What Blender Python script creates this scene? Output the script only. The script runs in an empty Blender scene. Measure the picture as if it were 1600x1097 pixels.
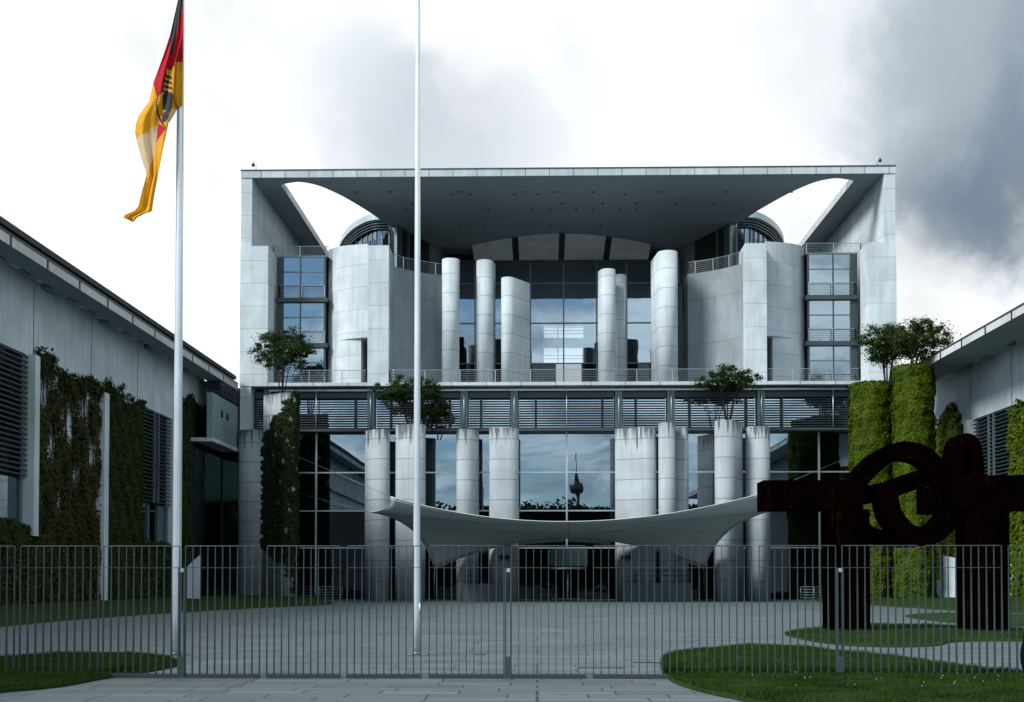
import bpy, bmesh, math, random
import numpy as np
from mathutils import Vector, Matrix, Euler
R = math.radians
random.seed(7); rng = np.random.default_rng(7)
scene = bpy.context.scene
COL = scene.collection

# ------------------------------------------------------------------ camera
F, HOR, YAW, PITCH, EYE = 1880.0, 907.0, 1.2, 1.5, 1.65
PPY = HOR - F*math.tan(R(PITCH))                 # principal row in photo pixels (1600 x 1097)
cam_d = bpy.data.cameras.new('camera'); cam = bpy.data.objects.new('camera', cam_d); COL.objects.link(cam)
cam_d.sensor_width = 36; cam_d.sensor_fit = 'HORIZONTAL'; cam_d.lens = 36*F/1600
cam_d.shift_y = (PPY-548.5)/1600
cam_d.clip_start = .1; cam_d.clip_end = 12000
cam.location = (0, 0, EYE); cam.rotation_euler = (R(90+PITCH), 0, R(YAW))
scene.camera = cam
CM = Euler(cam.rotation_euler).to_matrix()
def ray(px, py): return CM @ Vector(((px-800)/F, (PPY-py)/F, -1))
def at(px, py, Y):
    d = ray(px, py); t = Y/d.y
    return Vector((d.x*t, Y, EYE+d.z*t))
def XP(px, Y, py=800): return at(px, py, Y).x     # world x of a photo column on the plane y=Y
def ZP(py, Y, px=885): return at(px, py, Y).z     # world z of a photo row on the plane y=Y
def gnd(px, py, z=0):
    d = ray(px, py); t = (z-EYE)/d.z
    return Vector((d.x*t, d.y*t, z))

# ------------------------------------------------------------------ sun, sky, exposure
SUN_EL, SUN_ROT = 40, 235                        # sun high to the left, a little behind the camera
sd = bpy.data.lights.new('sun', 'SUN'); so = bpy.data.objects.new('sun', sd); COL.objects.link(so)
sd.energy = 4.2; sd.angle = R(20); sd.color = (1, .985, .95)
sv = Vector((math.sin(R(SUN_ROT))*math.cos(R(SUN_EL)), math.cos(R(SUN_ROT))*math.cos(R(SUN_EL)), math.sin(R(SUN_EL))))
so.rotation_euler = sv.to_track_quat('Z', 'Y').to_euler(); so.location = sv*150
scene.view_settings.view_transform = 'Standard'; scene.view_settings.look = 'None'
scene.view_settings.exposure = 0.5; scene.view_settings.gamma = 1.0

world = bpy.data.worlds.new('World'); scene.world = world; world.use_nodes = True
NT = world.node_tree; NT.nodes.clear()
class G:                                          # small node-graph helper
    def __init__(s, nt): s.nt = nt
    def n(s, t, **kw):
        nd = s.nt.nodes.new(t)
        for k, v in kw.items(): setattr(nd, k, v)
        return nd
    def put(s, sock, v):
        if hasattr(v, 'is_output') or isinstance(v, bpy.types.NodeSocket): s.nt.links.new(v, sock)
        elif v is not None:
            if isinstance(v, (tuple, list)) and len(v) == 3 and sock.type == 'RGBA': v = (*v, 1)
            sock.default_value = v
    def math(s, op, a, b=None, c=None, clamp=False):
        nd = s.n('ShaderNodeMath', operation=op, use_clamp=clamp)
        s.put(nd.inputs[0], a)
        if b is not None: s.put(nd.inputs[1], b)
        if c is not None: s.put(nd.inputs[2], c)
        return nd.outputs[0]
    def vec(s, op, a, b=None):
        nd = s.n('ShaderNodeVectorMath', operation=op); s.put(nd.inputs[0], a)
        if b is not None: s.put(nd.inputs[1], b)
        return nd.outputs['Value'] if op in ('DOT_PRODUCT', 'LENGTH') else nd.outputs[0]
    def mix(s, f, a, b, mode='MIX'):
        nd = s.n('ShaderNodeMix', data_type='RGBA', blend_type=mode)
        s.put(nd.inputs[0], f); s.put(nd.inputs[6], a); s.put(nd.inputs[7], b)
        return nd.outputs[2]
    def ramp(s, v, lo, hi, a=0., b=1., smooth=True):
        nd = s.n('ShaderNodeMapRange', interpolation_type='SMOOTHSTEP' if smooth else 'LINEAR')
        for i, x in enumerate((v, lo, hi, a, b)): s.put(nd.inputs[i], x)
        return nd.outputs[0]
    def noise(s, vec, scale, detail=4, rough=.55, dist=0):
        nd = s.n('ShaderNodeTexNoise'); s.put(nd.inputs['Vector'], vec)
        nd.inputs['Scale'].default_value = scale; nd.inputs['Detail'].default_value = detail
        nd.inputs['Roughness'].default_value = rough; nd.inputs['Distortion'].default_value = dist
        return nd.outputs['Fac']
    def sep(s, v):
        nd = s.n('ShaderNodeSeparateXYZ'); s.put(nd.inputs[0], v); return nd.outputs
    def comb(s, x, y, z):
        nd = s.n('ShaderNodeCombineXYZ')
        for i, q in enumerate((x, y, z)): s.put(nd.inputs[i], q)
        return nd.outputs[0]
g = G(NT)
sky = g.n('ShaderNodeTexSky', sky_type='NISHITA', sun_disc=False)
sky.sun_elevation = R(SUN_EL); sky.sun_rotation = R(SUN_ROT); sky.air_density = 1.0; sky.dust_density = .3
skyc = g.mix(.3, g.mix(1.0, sky.outputs[0], (.115, .138, .148), 'MULTIPLY'), (.26, .34, .40))       # sky strength 0.1
dirv = g.n('ShaderNodeTexCoord').outputs['Generated']
dx, dy, dz = g.sep(dirv)
den = g.math('ADD', g.math('MAXIMUM', dz, 0), .22)
plane = g.comb(g.math('DIVIDE', dx, den), g.math('DIVIDE', dy, den), .3)
n_big = g.noise(plane, 1.3, 7, .55, .4)
n_fine = g.noise(plane, 2.6, 8, .6, .6)
n_iso = g.noise(dirv, 5.5, 9, .52, .35)
n_puff = g.noise(dirv, 13, 7, .6, .2)
front = g.ramp(dy, -.25, .25)
cover = g.math('MAXIMUM', front, g.ramp(n_big, .47, .56))
lum = g.ramp(n_fine, .36, .6, .1, .98)
cloud = g.mix(lum, (.42, .52, .62), (1.08, 1.24, 1.31))
# the deck of cloud over the building is bright; two darker banks hang in it
front_lum = g.math('ADD', g.ramp(n_iso, .3, .68, .68, .95), g.ramp(n_puff, .35, .7, -.04, .06))
fc = g.comb(g.math('MULTIPLY', front_lum, .965), g.math('MULTIPLY', front_lum, .985), front_lum)
cloud = g.mix(front, cloud, fc)
def bank(px, py, rad_deg, soft):
    d0 = ray(px, py).normalized()
    nz = g.math('ADD', g.math('MULTIPLY', n_iso, .65), g.math('MULTIPLY', n_puff, .35)); wob = g.math('MULTIPLY', g.math('SUBTRACT', nz, .5), 7*soft*(1-math.cos(R(rad_deg))))
    dot = g.math('ADD', g.vec('DOT_PRODUCT', dirv, tuple(d0)), wob)
    return g.ramp(dot, math.cos(R(rad_deg)), math.cos(R(rad_deg*.12)))
for px, py, rad, soft, colr, amt in [
        (560, 160, 4.6, .7, (.40, .46, .51), .3), (640, 190, 5.2, .7, (.30, .35, .41), .36), (725, 220, 5.4, .7, (.30, .35, .41), .38), (810, 225, 4.6, .7, (.40, .46, .51), .3), (500, 40, 5, .7, (.5, .56, .61), .25), (980, 120, 6, .7, (.55, .6, .65), .25),
        (1610, 190, 8.5, .5, (.20, .26, .33), .7), (1615, 245, 5.5, .4, (.07, .10, .135), .8), (1560, 120, 7, .6, (.2, .255, .315), .6),
        (1470, 340, 4.2, .6, (.13, .175, .225), .75), (1650, 40, 7., .6, (.16, .21, .265), .6),
        (1370, 70, 7., .7, (.4, .45, .49), .5)]:
    cloud = g.mix(g.math('MULTIPLY', bank(px, py, rad, soft), amt), cloud, colr)
final = g.mix(cover, skyc, cloud)
bg = g.n('ShaderNodeBackground'); g.put(bg.inputs[0], final); bg.inputs[1].default_value = 1.0
g.nt.links.new(bg.outputs[0], g.n('ShaderNodeOutputWorld').inputs[0])

# ------------------------------------------------------------------ materials
MATS = {}
def newmat(name):
    m = bpy.data.materials.new(name); m.use_nodes = True; m.node_tree.nodes.clear(); MATS[name] = m
    return m, G(m.node_tree)
def out(g, sh): g.nt.links.new(sh, g.n('ShaderNodeOutputMaterial').inputs[0])
def princ(g, col, rough=.6, metal=0, bump=None, bstr=.3, bdist=.02, spec=.5):
    p = g.n('ShaderNodeBsdfPrincipled'); g.put(p.inputs['Base Color'], col); g.put(p.inputs['Roughness'], rough)
    g.put(p.inputs['Metallic'], metal); p.inputs['Specular IOR Level'].default_value = spec
    if bump is not None:
        b = g.n('ShaderNodeBump'); b.inputs['Strength'].default_value = bstr; b.inputs['Distance'].default_value = bdist
        g.put(b.inputs['Height'], bump); g.nt.links.new(b.outputs[0], p.inputs['Normal'])
    return p.outputs[0]
def pos(g): return g.n('ShaderNodeNewGeometry').outputs['Position']
def scl(g, v, s): return g.vec('MULTIPLY', v, s)

def concrete(name, base, joint=1.92, off=.0, jw=.035, vj=0, stain=False, voff=0):
    m, g = newmat(name); P = pos(g); x, y, z = g.sep(P)
    big = g.noise(P, .35, 5, .6); mid = g.noise(P, 2.2, 6, .65)
    streak = g.noise(scl(g, P, (1.6, 1.6, .12)), 1.5, 5, .6)
    col = g.mix(g.ramp(big, .3, .7), tuple(c*.84 for c in base), tuple(c*1.1 for c in base))
    col = g.mix(g.math('MULTIPLY', g.ramp(streak, .46, .72), .38), col, tuple(c*.55 for c in base))
    col = g.mix(g.math('MULTIPLY', g.ramp(mid, .55, .75), .22), col, tuple(c*.62 for c in base))
    if joint:
        fz = g.math('FRACT', g.math('DIVIDE', g.math('ADD', z, off), joint))
        j = g.math('LESS_THAN', fz, jw/joint)
        cell = g.math('FLOOR', g.math('DIVIDE', g.math('ADD', z, off), joint))
        cell = g.math('ADD', g.math('MULTIPLY', cell, 17.3), g.math('FLOOR', g.math('DIVIDE', g.math('ADD', x, y), 3.3)))
        wn = g.n('ShaderNodeTexWhiteNoise', noise_dimensions='1D'); g.put(wn.inputs['W'], cell)
        col = g.mix(g.math('MULTIPLY', wn.outputs[0], .2), col, tuple(c*.5 for c in base))
        col = g.mix(g.math('MULTIPLY', j, .66), col, tuple(c*.25 for c in base))
    if vj:
        fx = g.math('FRACT', g.math('DIVIDE', g.math('ADD', x, 100+voff), vj))
        jj = g.math('LESS_THAN', fx, .09/vj)
        cell = g.math('FLOOR', g.math('DIVIDE', g.math('ADD', x, 100+voff), vj))
        wn = g.n('ShaderNodeTexWhiteNoise', noise_dimensions='1D'); g.put(wn.inputs['W'], cell)
        col = g.mix(g.math('MULTIPLY', wn.outputs[0], .25), col, tuple(c*.55 for c in base))
        col = g.mix(g.math('MULTIPLY', jj, .55), col, (.01, .012, .015))
    if stain:
        gz = g.sep(g.n('ShaderNodeTexCoord').outputs['Generated'])[2]
        st = g.noise(scl(g, P, (4.5, 4.5, .22)), 1.1, 4, .6)
        k = g.math('ADD', g.math('ADD', st, g.math('MULTIPLY', g.math('SUBTRACT', big, .5), .5)), g.ramp(gz, .8, 1.0, -.3, .17, False))
        col = g.mix(g.math('MULTIPLY', g.ramp(k, .5, .68), .85), col, tuple(c*.12 for c in base))
        low = g.math('ADD', st, g.ramp(gz, .0, .08, .1, -.3, False))
        col = g.mix(g.math('MULTIPLY', g.ramp(low, .5, .7), .5), col, tuple(c*.35 for c in base))
    out(g, princ(g, col, .85, 0, mid, .25, .03, .25)); return m
CONC = (.45, .50, .52)
concrete('concrete', CONC, 1.92, .3)
concrete('concrete_shaded', (.19, .222, .236), 3.84, .9)  # shade under the overhang is put into this darker base
concrete('concrete_fascia', (.40, .44, .46), 0, vj=2.02)
concrete('concrete_slab', (.44, .46, .47), 0, vj=2.9)
concrete('concrete_column', (.39, .435, .455), 1.65, .1, .055)
concrete('concrete_stained_dimmed', (.27, .305, .32), 1.65, .1, .07, stain=True)  # streaks are stains; lower-storey dimness is also put into the base colour
concrete('concrete_wing', (.40, .455, .485), 0)
concrete('concrete_soffit_panel', (.6, .63, .64), 0)

def simple(name, col, rough=.5, metal=0, nz=0, spec=.5, bump=0):
    m, g = newmat(name); c = col; b = None
    if nz:
        n = g.noise(pos(g), nz, 5, .6)
        c = g.mix(n, tuple(q*.7 for q in col), tuple(q*1.3 for q in col))
        if bump: b = n
    out(g, princ(g, c, rough, metal, b, .4, bump or .01, spec)); return m
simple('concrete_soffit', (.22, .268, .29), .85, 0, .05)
simple('interior_hall', (.045, .07, .085), .6)
simple('steel_dark', (.035, .05, .055), .45, .3, 3)
simple('steel_teal', (.12, .17, .18), .4, .5, 3)
simple('steel_pale', (.42, .47, .49), .4, .6, 3)
simple('rail_steel', (.35, .40, .42), .4, .8, 3)
simple('louvre_alu', (.10, .135, .15), .38, .6, 1.5)
simple('interior', (.012, .016, .018), .8)
simple('louvre_dark', (.028, .038, .043), .5, .2, 2)
simple('interior_pale', (.25, .28, .3), .8)
simple('black_trim', (.008, .009, .01), .5)
simple('fence_steel', (.027, .043, .049), .5, .1, 6)
simple('gap_shade', (.02, .024, .028), .6)
simple('pole_paint', (.60, .65, .69), .32, .5, .7)
simple('white_plastic', (.7, .72, .74), .4)
simple('black_fabric', (.003, .0035, .006), .9, 0, 14, .05)
simple('drum_rim', (.30, .36, .38), .5, .2, 1)
simple('panel_green', (.15, .225, .22), .35, 0, .8)
simple('panel_dim', (.020, .034, .038), .7, 0, .8, .1)
simple('bark', (.016, .014, .012), .9, 0, 20, .2, .02)
simple('stone_white', (.55, .55, .54), .8, 0, 12, .3, .05)
simple('bird_grey', (.05, .05, .055), .7)
simple('slate_block', (.075, .09, .1), .7, 0, 3)
simple('cable', (.45, .48, .45), .5, .3)
simple('tree_mass', (.02, .035, .016), .8, 0, .4)

def rust():
    m, g = newmat('rust'); P = pos(g); n1 = g.noise(P, 1.4, 7, .65); n2 = g.noise(scl(g, P, (6, 6, .7)), 2, 5, .6)
    c = g.mix(g.ramp(n1, .35, .65), (.0006, .0004, .0004), (.0022, .0007, .0005))
    c = g.mix(g.math('MULTIPLY', g.ramp(n2, .5, .75), .6), c, (.0008, .0006, .0007))
    c = g.mix(g.ramp(g.noise(scl(g, P, (3, 3, .5)), 1.7, 7, .7), .56, .68), c, (.0095, .0022, .0012))
    out(g, princ(g, c, .9, 0, n1, .6, .03, 0))
rust()

def glass(name, tint, fac, through, wob=.012, rough=.0):
    m, g = newmat(name); P = pos(g)
    n = g.noise(scl(g, P, (1, 1, .6)), .55, 2, .5)
    b = g.n('ShaderNodeBump'); b.inputs['Strength'].default_value = 1; b.inputs['Distance'].default_value = wob
    g.put(b.inputs['Height'], n)
    gl = g.n('ShaderNodeBsdfGlossy'); g.put(gl.inputs[0], tint); gl.inputs['Roughness'].default_value = rough
    g.nt.links.new(b.outputs[0], gl.inputs['Normal'])
    tr = g.n('ShaderNodeBsdfTransparent'); g.put(tr.inputs[0], through)
    mx = g.n('ShaderNodeMixShader'); mx.inputs[0].default_value = fac
    g.nt.links.new(tr.outputs[0], mx.inputs[1]); g.nt.links.new(gl.outputs[0], mx.inputs[2])
    out(g, mx.outputs[0]); return m
glass('glass_mirror', (.58, .72, .84), .34, (.25, .3, .32), .002)
glass('glass_louvre', (.62, .74, .84), .6, (.25, .3, .32), .004)
glass('glass_upper', (.58, .70, .80), .42, (.5, .58, .62), .003)
glass('glass_clear', (.5, .6, .65), .05, (.35, .4, .42), .01)
glass('glass_tower', (.60, .71, .78), .40, (.3, .36, .4), .006)
glass('glass_green', (.5, .62, .6), .18, (.3, .4, .38), .01)

def leafmat(name, dark, light, trans=.3):
    m, g = newmat(name)
    rnd = g.n('ShaderNodeNewGeometry').outputs['Random Per Island']
    n = g.noise(pos(g), .8, 3, .6)
    k = g.math('ADD', g.math('MULTIPLY', rnd, .6), g.math('MULTIPLY', g.ramp(n, .3, .7), .4))
    c = g.mix(k, dark, light)
    d = princ(g, c, .7, 0, None, 0, 0, .08)
    t = g.n('ShaderNodeBsdfTranslucent'); g.put(t.inputs[0], c)
    mx = g.n('ShaderNodeMixShader'); mx.inputs[0].default_value = trans
    g.nt.links.new(d, mx.inputs[1]); g.nt.links.new(t.outputs[0], mx.inputs[2]); out(g, mx.outputs[0])
leafmat('leaf_tree', (.008, .020, .005), (.034, .058, .012))
leafmat('leaf_park', (.004, .009, .004), (.010, .018, .006), .1)
leafmat('leaf_ivy_dark', (.010, .020, .006), (.032, .050, .014))
leafmat('leaf_ivy_brown', (.014, .016, .005), (.045, .05, .013))
leafmat('leaf_ivy_bright', (.010, .024, .001), (.060, .088, .002), .05)
leafmat('leaf_fern', (.04, .075, .008), (.12, .16, .02))
leafmat('grass_blade', (.006, .019, .002), (.034, .066, .010))
simple('ivy_mat', (.012, .016, .007), .9, 0, 2)
simple('ivy_mat_bright', (.006, .010, .002), .9, 0, 2)

def lawnmat():
    m, g = newmat('lawn'); P = pos(g)
    n1 = g.noise(P, .6, 4, .6); n2 = g.noise(P, 9, 6, .75); n3 = g.noise(P, 45, 3, .7)
    c = g.mix(g.ramp(n1, .3, .7), (.008, .021, .003), (.016, .034, .005))
    c = g.mix(g.math('MULTIPLY', g.ramp(n2, .4, .7), .6), c, (.02, .042, .007))
    c = g.mix(g.math('MULTIPLY', g.ramp(n3, .45, .65), .5), c, (.004, .010, .0015))
    out(g, princ(g, c, .9, 0, n2, .6, .06, .1))
lawnmat()

def paving(name, bw, rh, base, mort=.016):
    m, g = newmat(name); P = pos(g)
    br = g.n('ShaderNodeTexBrick'); g.put(br.inputs['Vector'], P)
    br.offset = .37; br.offset_frequency = 2; br.squash = 1.35; br.squash_frequency = 3
    br.inputs['Scale'].default_value = 1; br.inputs['Mortar Size'].default_value = mort
    br.inputs['Mortar Smooth'].default_value = .2; br.inputs['Bias'].default_value = 0
    br.inputs['Brick Width'].default_value = bw; br.inputs['Row Height'].default_value = rh
    g.put(br.inputs['Color1'], tuple(c*.74 for c in base)); g.put(br.inputs['Color2'], tuple(c*1.28 for c in base))
    g.put(br.inputs['Mortar'], tuple(c*.1 for c in base))
    b2 = g.n('ShaderNodeTexBrick'); g.put(b2.inputs['Vector'], P); b2.offset = .41
    for k_, v_ in (('Scale', 1), ('Mortar Size', .03), ('Mortar Smooth', .3), ('Brick Width', 11.5), ('Row Height', 3.0)): b2.inputs[k_].default_value = v_
    n1 = g.noise(P, .25, 5, .65); n2 = g.noise(P, 3.5, 6, .7); n3 = g.noise(scl(g, P, (.12, 1.4, 1)), .8, 3, .6)
    c = g.mix(g.math('MULTIPLY', g.ramp(n1, .4, .7), .35), br.outputs[0], tuple(q*.6 for q in base))
    c = g.mix(g.math('MULTIPLY', g.ramp(n2, .5, .75), .3), c, tuple(q*1.35 for q in base))
    c = g.mix(g.math('MULTIPLY', g.ramp(n3, .45, .7), .25), c, tuple(q*.55 for q in base))
    c = g.mix(g.math('MULTIPLY', b2.outputs['Fac'], .7), c, tuple(q*.12 for q in base))
    st = g.noise(P, .9, 7, .7, .8)
    c = g.mix(g.math('MULTIPLY', g.ramp(st, .58, .7), .5), c, tuple(q*.4 for q in base))
    out(g, princ(g, c, .62, 0, g.math('ADD', g.math('MULTIPLY', br.outputs['Fac'], -1.), g.math('MULTIPLY', n2, .3)), .5, .012, .35))
paving('paving', 1.15, .5, (.066, .091, .099))
simple('asphalt_ground', (.06, .065, .065), .9, 0, .3)

def cloth(name, col, trans=.45):
    m, g = newmat(name); P = pos(g); n = g.noise(P, 3.2, 4, .6)
    c = g.mix(n, tuple(q*.8 for q in col), tuple(min(1, q*1.15) for q in col))
    d = princ(g, c, .75, 0, g.noise(P, 60, 2), .1, .003, .2)
    t = g.n('ShaderNodeBsdfTranslucent'); g.put(t.inputs[0], c)
    mx = g.n('ShaderNodeMixShader'); mx.inputs[0].default_value = trans
    g.nt.links.new(d, mx.inputs[1]); g.nt.links.new(t.outputs[0], mx.inputs[2]); out(g, mx.outputs[0])
cloth('cloth_black', (.02, .027, .032), .1); cloth('cloth_red', (.42, .008, .018), .3); cloth('cloth_gold', (.72, .36, .02), .35); cloth('cloth_gold_backlit', (.85, .66, .42), .6)  # the last one is gold cloth with the backlight put into its colour
def membrane():
    m, g = newmat('membrane'); P = pos(g); n = g.noise(P, .6, 4, .6)
    c = g.mix(n, (.42, .46, .46), (.56, .60, .60))
    d = princ(g, c, .6, 0, None, 0, 0, .3)
    t = g.n('ShaderNodeBsdfTranslucent'); g.put(t.inputs[0], (.3, .33, .33))
    mx = g.n('ShaderNodeMixShader'); mx.inputs[0].default_value = .12
    g.nt.links.new(d, mx.inputs[1]); g.nt.links.new(t.outputs[0], mx.inputs[2]); out(g, mx.outputs[0])
membrane()

# ------------------------------------------------------------------ builders
class MB:
    def __init__(s): s.v = []; s.f = []; s.mi = []; s.cur = 0; s.smooth = []
    def add(s, vs, fs, sm=False):
        o = len(s.v); s.v += [tuple(p) for p in vs]
        for f in fs: s.f.append([o+i for i in f]); s.mi.append(s.cur); s.smooth.append(sm)
        return s
    def box(s, x0, x1, y0, y1, z0, z1):
        if x0 > x1: x0, x1 = x1, x0
        if y0 > y1: y0, y1 = y1, y0
        if z0 > z1: z0, z1 = z1, z0
        vs = [(x, y, z) for z in (z0, z1) for x, y in ((x0, y0), (x1, y0), (x1, y1), (x0, y1))]
        return s.add(vs, [(3, 2, 1, 0), (4, 5, 6, 7), (0, 1, 5, 4), (1, 2, 6, 5), (2, 3, 7, 6), (3, 0, 4, 7)])
    def prism(s, pts, z0, z1, smooth=False):
        """footprint polygon pushed up; z1 may be one height or one per point"""
        n = len(pts); a = sum(pts[i][0]*pts[(i+1) % n][1]-pts[(i+1) % n][0]*pts[i][1] for i in range(n))
        if a < 0: pts = pts[::-1]; z1 = z1[::-1] if isinstance(z1, list) else z1
        zt = z1 if isinstance(z1, list) else [z1]*n
        s.add([(p[0], p[1], z0) for p in pts]+[(p[0], p[1], zt[i]) for i, p in enumerate(pts)],
              [(i, (i+1) % n, n+(i+1) % n, n+i) for i in range(n)], smooth)
        o = len(s.v)-2*n
        for f in (list(range(n))[::-1], list(range(n, 2*n))):
            s.f.append([o+i for i in f]); s.mi.append(s.cur); s.smooth.append(False)
        return s
    def tube(s, pts, r, seg=8, caps=True):
        pts = [Vector(p) for p in pts]; rs = r if isinstance(r, (list, tuple)) else [r]*len(pts)
        vs = []; up = None
        for i, p in enumerate(pts):
            t = (pts[min(i+1, len(pts)-1)]-pts[max(i-1, 0)]).normalized()
            if up is None: up = t.orthogonal().normalized()
            up = (up-t*up.dot(t)).normalized(); b = t.cross(up)
            for k in range(seg):
                an = 2*math.pi*k/seg; vs.append(p+(up*math.cos(an)+b*math.sin(an))*rs[i])
        fs = [(i*seg+k, i*seg+(k+1) % seg, (i+1)*seg+(k+1) % seg, (i+1)*seg+k) for i in range(len(pts)-1) for k in range(seg)]
        if caps: fs += [tuple(range(seg))[::-1], tuple((len(pts)-1)*seg+k for k in range(seg))]
        return s.add(vs, fs, True)
    def grid(s, rows, smooth=True, flip=False):
        n, m = len(rows), len(rows[0]); vs = [p for r_ in rows for p in r_]
        fs = [(i*m+j, i*m+j+1, (i+1)*m+j+1, (i+1)*m+j) for i in range(n-1) for j in range(m-1)]
        if flip: fs = [f[::-1] for f in fs]
        return s.add(vs, fs, smooth)
    def sphere(s, c, r, seg=14, rings=8):
        rx, ry, rz = r if isinstance(r, tuple) else (r, r, r)
        rows = [[(c[0]+rx*math.sin(a)*math.cos(b), c[1]+ry*math.sin(a)*math.sin(b), c[2]+rz*math.cos(a))
                 for b in [2*math.pi*j/seg for j in range(seg+1)]] for a in [math.pi*i/rings for i in range(rings+1)]]
        return s.grid(rows, True, True)
    def build(s, name, mat, parent=None, origin=None):
        me = bpy.data.meshes.new(name)
        o = Vector(origin) if origin is not None else Vector((0, 0, 0))
        me.from_pydata([(p[0]-o.x, p[1]-o.y, p[2]-o.z) for p in s.v], [], s.f)
        for m in (mat if isinstance(mat, list) else [mat]): me.materials.append(MATS[m])
        if isinstance(mat, list): me.polygons.foreach_set('material_index', s.mi)
        me.polygons.foreach_set('use_smooth', s.smooth); me.update()
        ob = bpy.data.objects.new(name, me); COL.objects.link(ob)
        ob.location = o
        if parent is not None:
            ob.parent = parent
            base = parent
            off = Vector((0, 0, 0))
            while base is not None: off += base.location; base = base.parent
            ob.location = o-off
        return ob
def np_mesh(name, verts, faces4, mat, parent=None, tri=False):
    k = 3 if tri else 4
    me = bpy.data.meshes.new(name); nv, nf = len(verts), len(faces4)
    me.vertices.add(nv); me.vertices.foreach_set('co', np.asarray(verts, dtype=np.float32).ravel())
    me.loops.add(nf*k); me.loops.foreach_set('vertex_index', np.asarray(faces4, dtype=np.int32).ravel())
    me.polygons.add(nf); me.polygons.foreach_set('loop_start', np.arange(0, nf*k, k, dtype=np.int32))
    me.materials.append(MATS[mat]); me.update(calc_edges=True); me.validate()
    ob = bpy.data.objects.new(name, me); COL.objects.link(ob)
    if parent is not None:
        ob.parent = parent; base = parent; off = Vector((0, 0, 0))
        while base is not None: off += base.location; base = base.parent
        ob.location = -off
    return ob
def empty(name, loc=(0, 0, 0)):
    o = bpy.data.objects.new(name, None); COL.objects.link(o); o.location = loc; return o
def tag(o, label=None, cat=None, group=None, kind=None):
    if label: o['label'] = label
    if cat: o['category'] = cat
    if group: o['group'] = group
    if kind: o['kind'] = kind
    return o
def capsule(ax, ay, bx, by, r, seg=10):
    d = Vector((bx-ax, by-ay)); L = d.length; a0 = math.atan2(d.y, d.x) if L > 1e-6 else 0
    pts = []
    for c, st in (((bx, by), a0-math.pi/2), ((ax, ay), a0+math.pi/2)):
        for i in range(seg+1): an = st+math.pi*i/seg; pts.append((c[0]+r*math.cos(an), c[1]+r*math.sin(an)))
    return pts
def px_capsule(p0, p1, Yl, Yr, r):
    ax = XP(p0, Yl)+r; bx = XP(p1, Yr)-r
    if bx < ax: ax = bx = (ax+bx)/2
    return capsule(ax, Yl, bx, Yr, r)
def leaves(P, N, size, tilt=.5, jitter=.0, aspect=1.4):
    """one small folded rhombus per point, roughly square to its normal"""
    n = len(P); N = N+rng.normal(0, tilt, (n, 3)); N /= np.linalg.norm(N, axis=1)[:, None]
    T = np.cross(N, rng.normal(0, 1, (n, 3))); T /= np.linalg.norm(T, axis=1)[:, None]+1e-9
    B = np.cross(N, T); s = size*rng.uniform(.6, 1.3, (n, 1)); P = P+rng.normal(0, 1, (n, 3))*jitter
    V = np.stack([P-T*s*aspect*.5, P+B*s*.42-N*s*.08, P+T*s*aspect*.5, P-B*s*.42-N*s*.08], 1).reshape(-1, 3)
    return V, np.arange(4*n).reshape(-1, 4)

XC = XP(885.5, 100)
def MX(x): return 2*XC-x

# ------------------------------------------------------------------ ground
def disc(r, z, n=64): return [(r*math.cos(2*math.pi*i/n), r*math.sin(2*math.pi*i/n), z) for i in range(n)]
mb = MB(); mb.add(disc(5000, -.02), [list(range(64))]); tag(mb.build('ground', 'asphalt_ground'), kind='structure')
mb = MB(); mb.add([(-60, -40, 0), (70, -40, 0), (70, 104, 0), (-60, 104, 0)], [(0, 1, 2, 3)]); tag(mb.build('plaza_paving', 'paving'), kind='structure')

lawn_tops = []
def lawn_blob(name, pix, h=.09, extra=None):
    pts = [gnd(px, py) for px, py in pix]
    # resample smooth closed outline
    n = len(pts); outl = []
    for i in range(n):
        p0, p1, p2, p3 = pts[i-1], pts[i], pts[(i+1) % n], pts[(i+2) % n]
        for k in range(6):
            t = k/6; q = .5*((2*p1)+(p2-p0)*t+(2*p0-5*p1+4*p2-p3)*t*t+(3*p1-p0-3*p2+p3)*t**3); outl.append(q)
    c = sum(outl, Vector())/len(outl); rows = []
    for s_, hh in ((1, .0), (.998, .35), (.985, .62), (.95, .82), (.85, .95), (.6, 1.), (.3, 1.), (.02, 1.)):
        rows.append([(c.x+(p.x-c.x)*s_, c.y+(p.y-c.y)*s_, .004+h*hh) for p in outl+[outl[0]]])
    mb = MB(); mb.grid(rows, True)
    o = mb.build(name, 'lawn'); tag(o, kind='structure')
    lawn_tops.append(([(p.x, p.y) for p in outl], h)); return outl
RF = lawn_blob('lawn', [(1033, 1040), (1045, 1027), (1100, 1018.5), (1165, 1014), (1235, 1014.5), (1300, 1022), (1400, 1032), (1480, 1043.5), (1560, 1054), (1640, 1060), (1760, 1070), (1900, 1130), (1700, 1230), (1350, 1160), (1230, 1112), (1160, 1096), (1100, 1083), (1056, 1069), (1036, 1053)])
LF = lawn_blob('lawn', [(278, 1039), (250, 1031), (210, 1027.5), (150, 1026.5), (60, 1030), (-30, 1036), (-200, 1050), (-220, 1110), (-60, 1091), (0, 1083), (50, 1079), (105, 1072.5), (165, 1061), (230, 1051), (268, 1044)])
LA = lawn_blob('lawn', [(1226, 992), (1250, 986), (1300, 981), (1345, 977), (1480, 979), (1600, 985), (1720, 990), (1800, 1000), (1700, 1004), (1600, 1003), (1560, 1002), (1492, 1003.5), (1462, 1010), (1400, 1012), (1330, 1010), (1270, 1003)], .07)
LB = lawn_blob('lawn', [(1415, 964), (1432, 960), (1500, 958.5), (1600, 961), (1760, 966), (1760, 985), (1600, 979), (1530, 976.5), (1460, 971)], .07)
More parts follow.
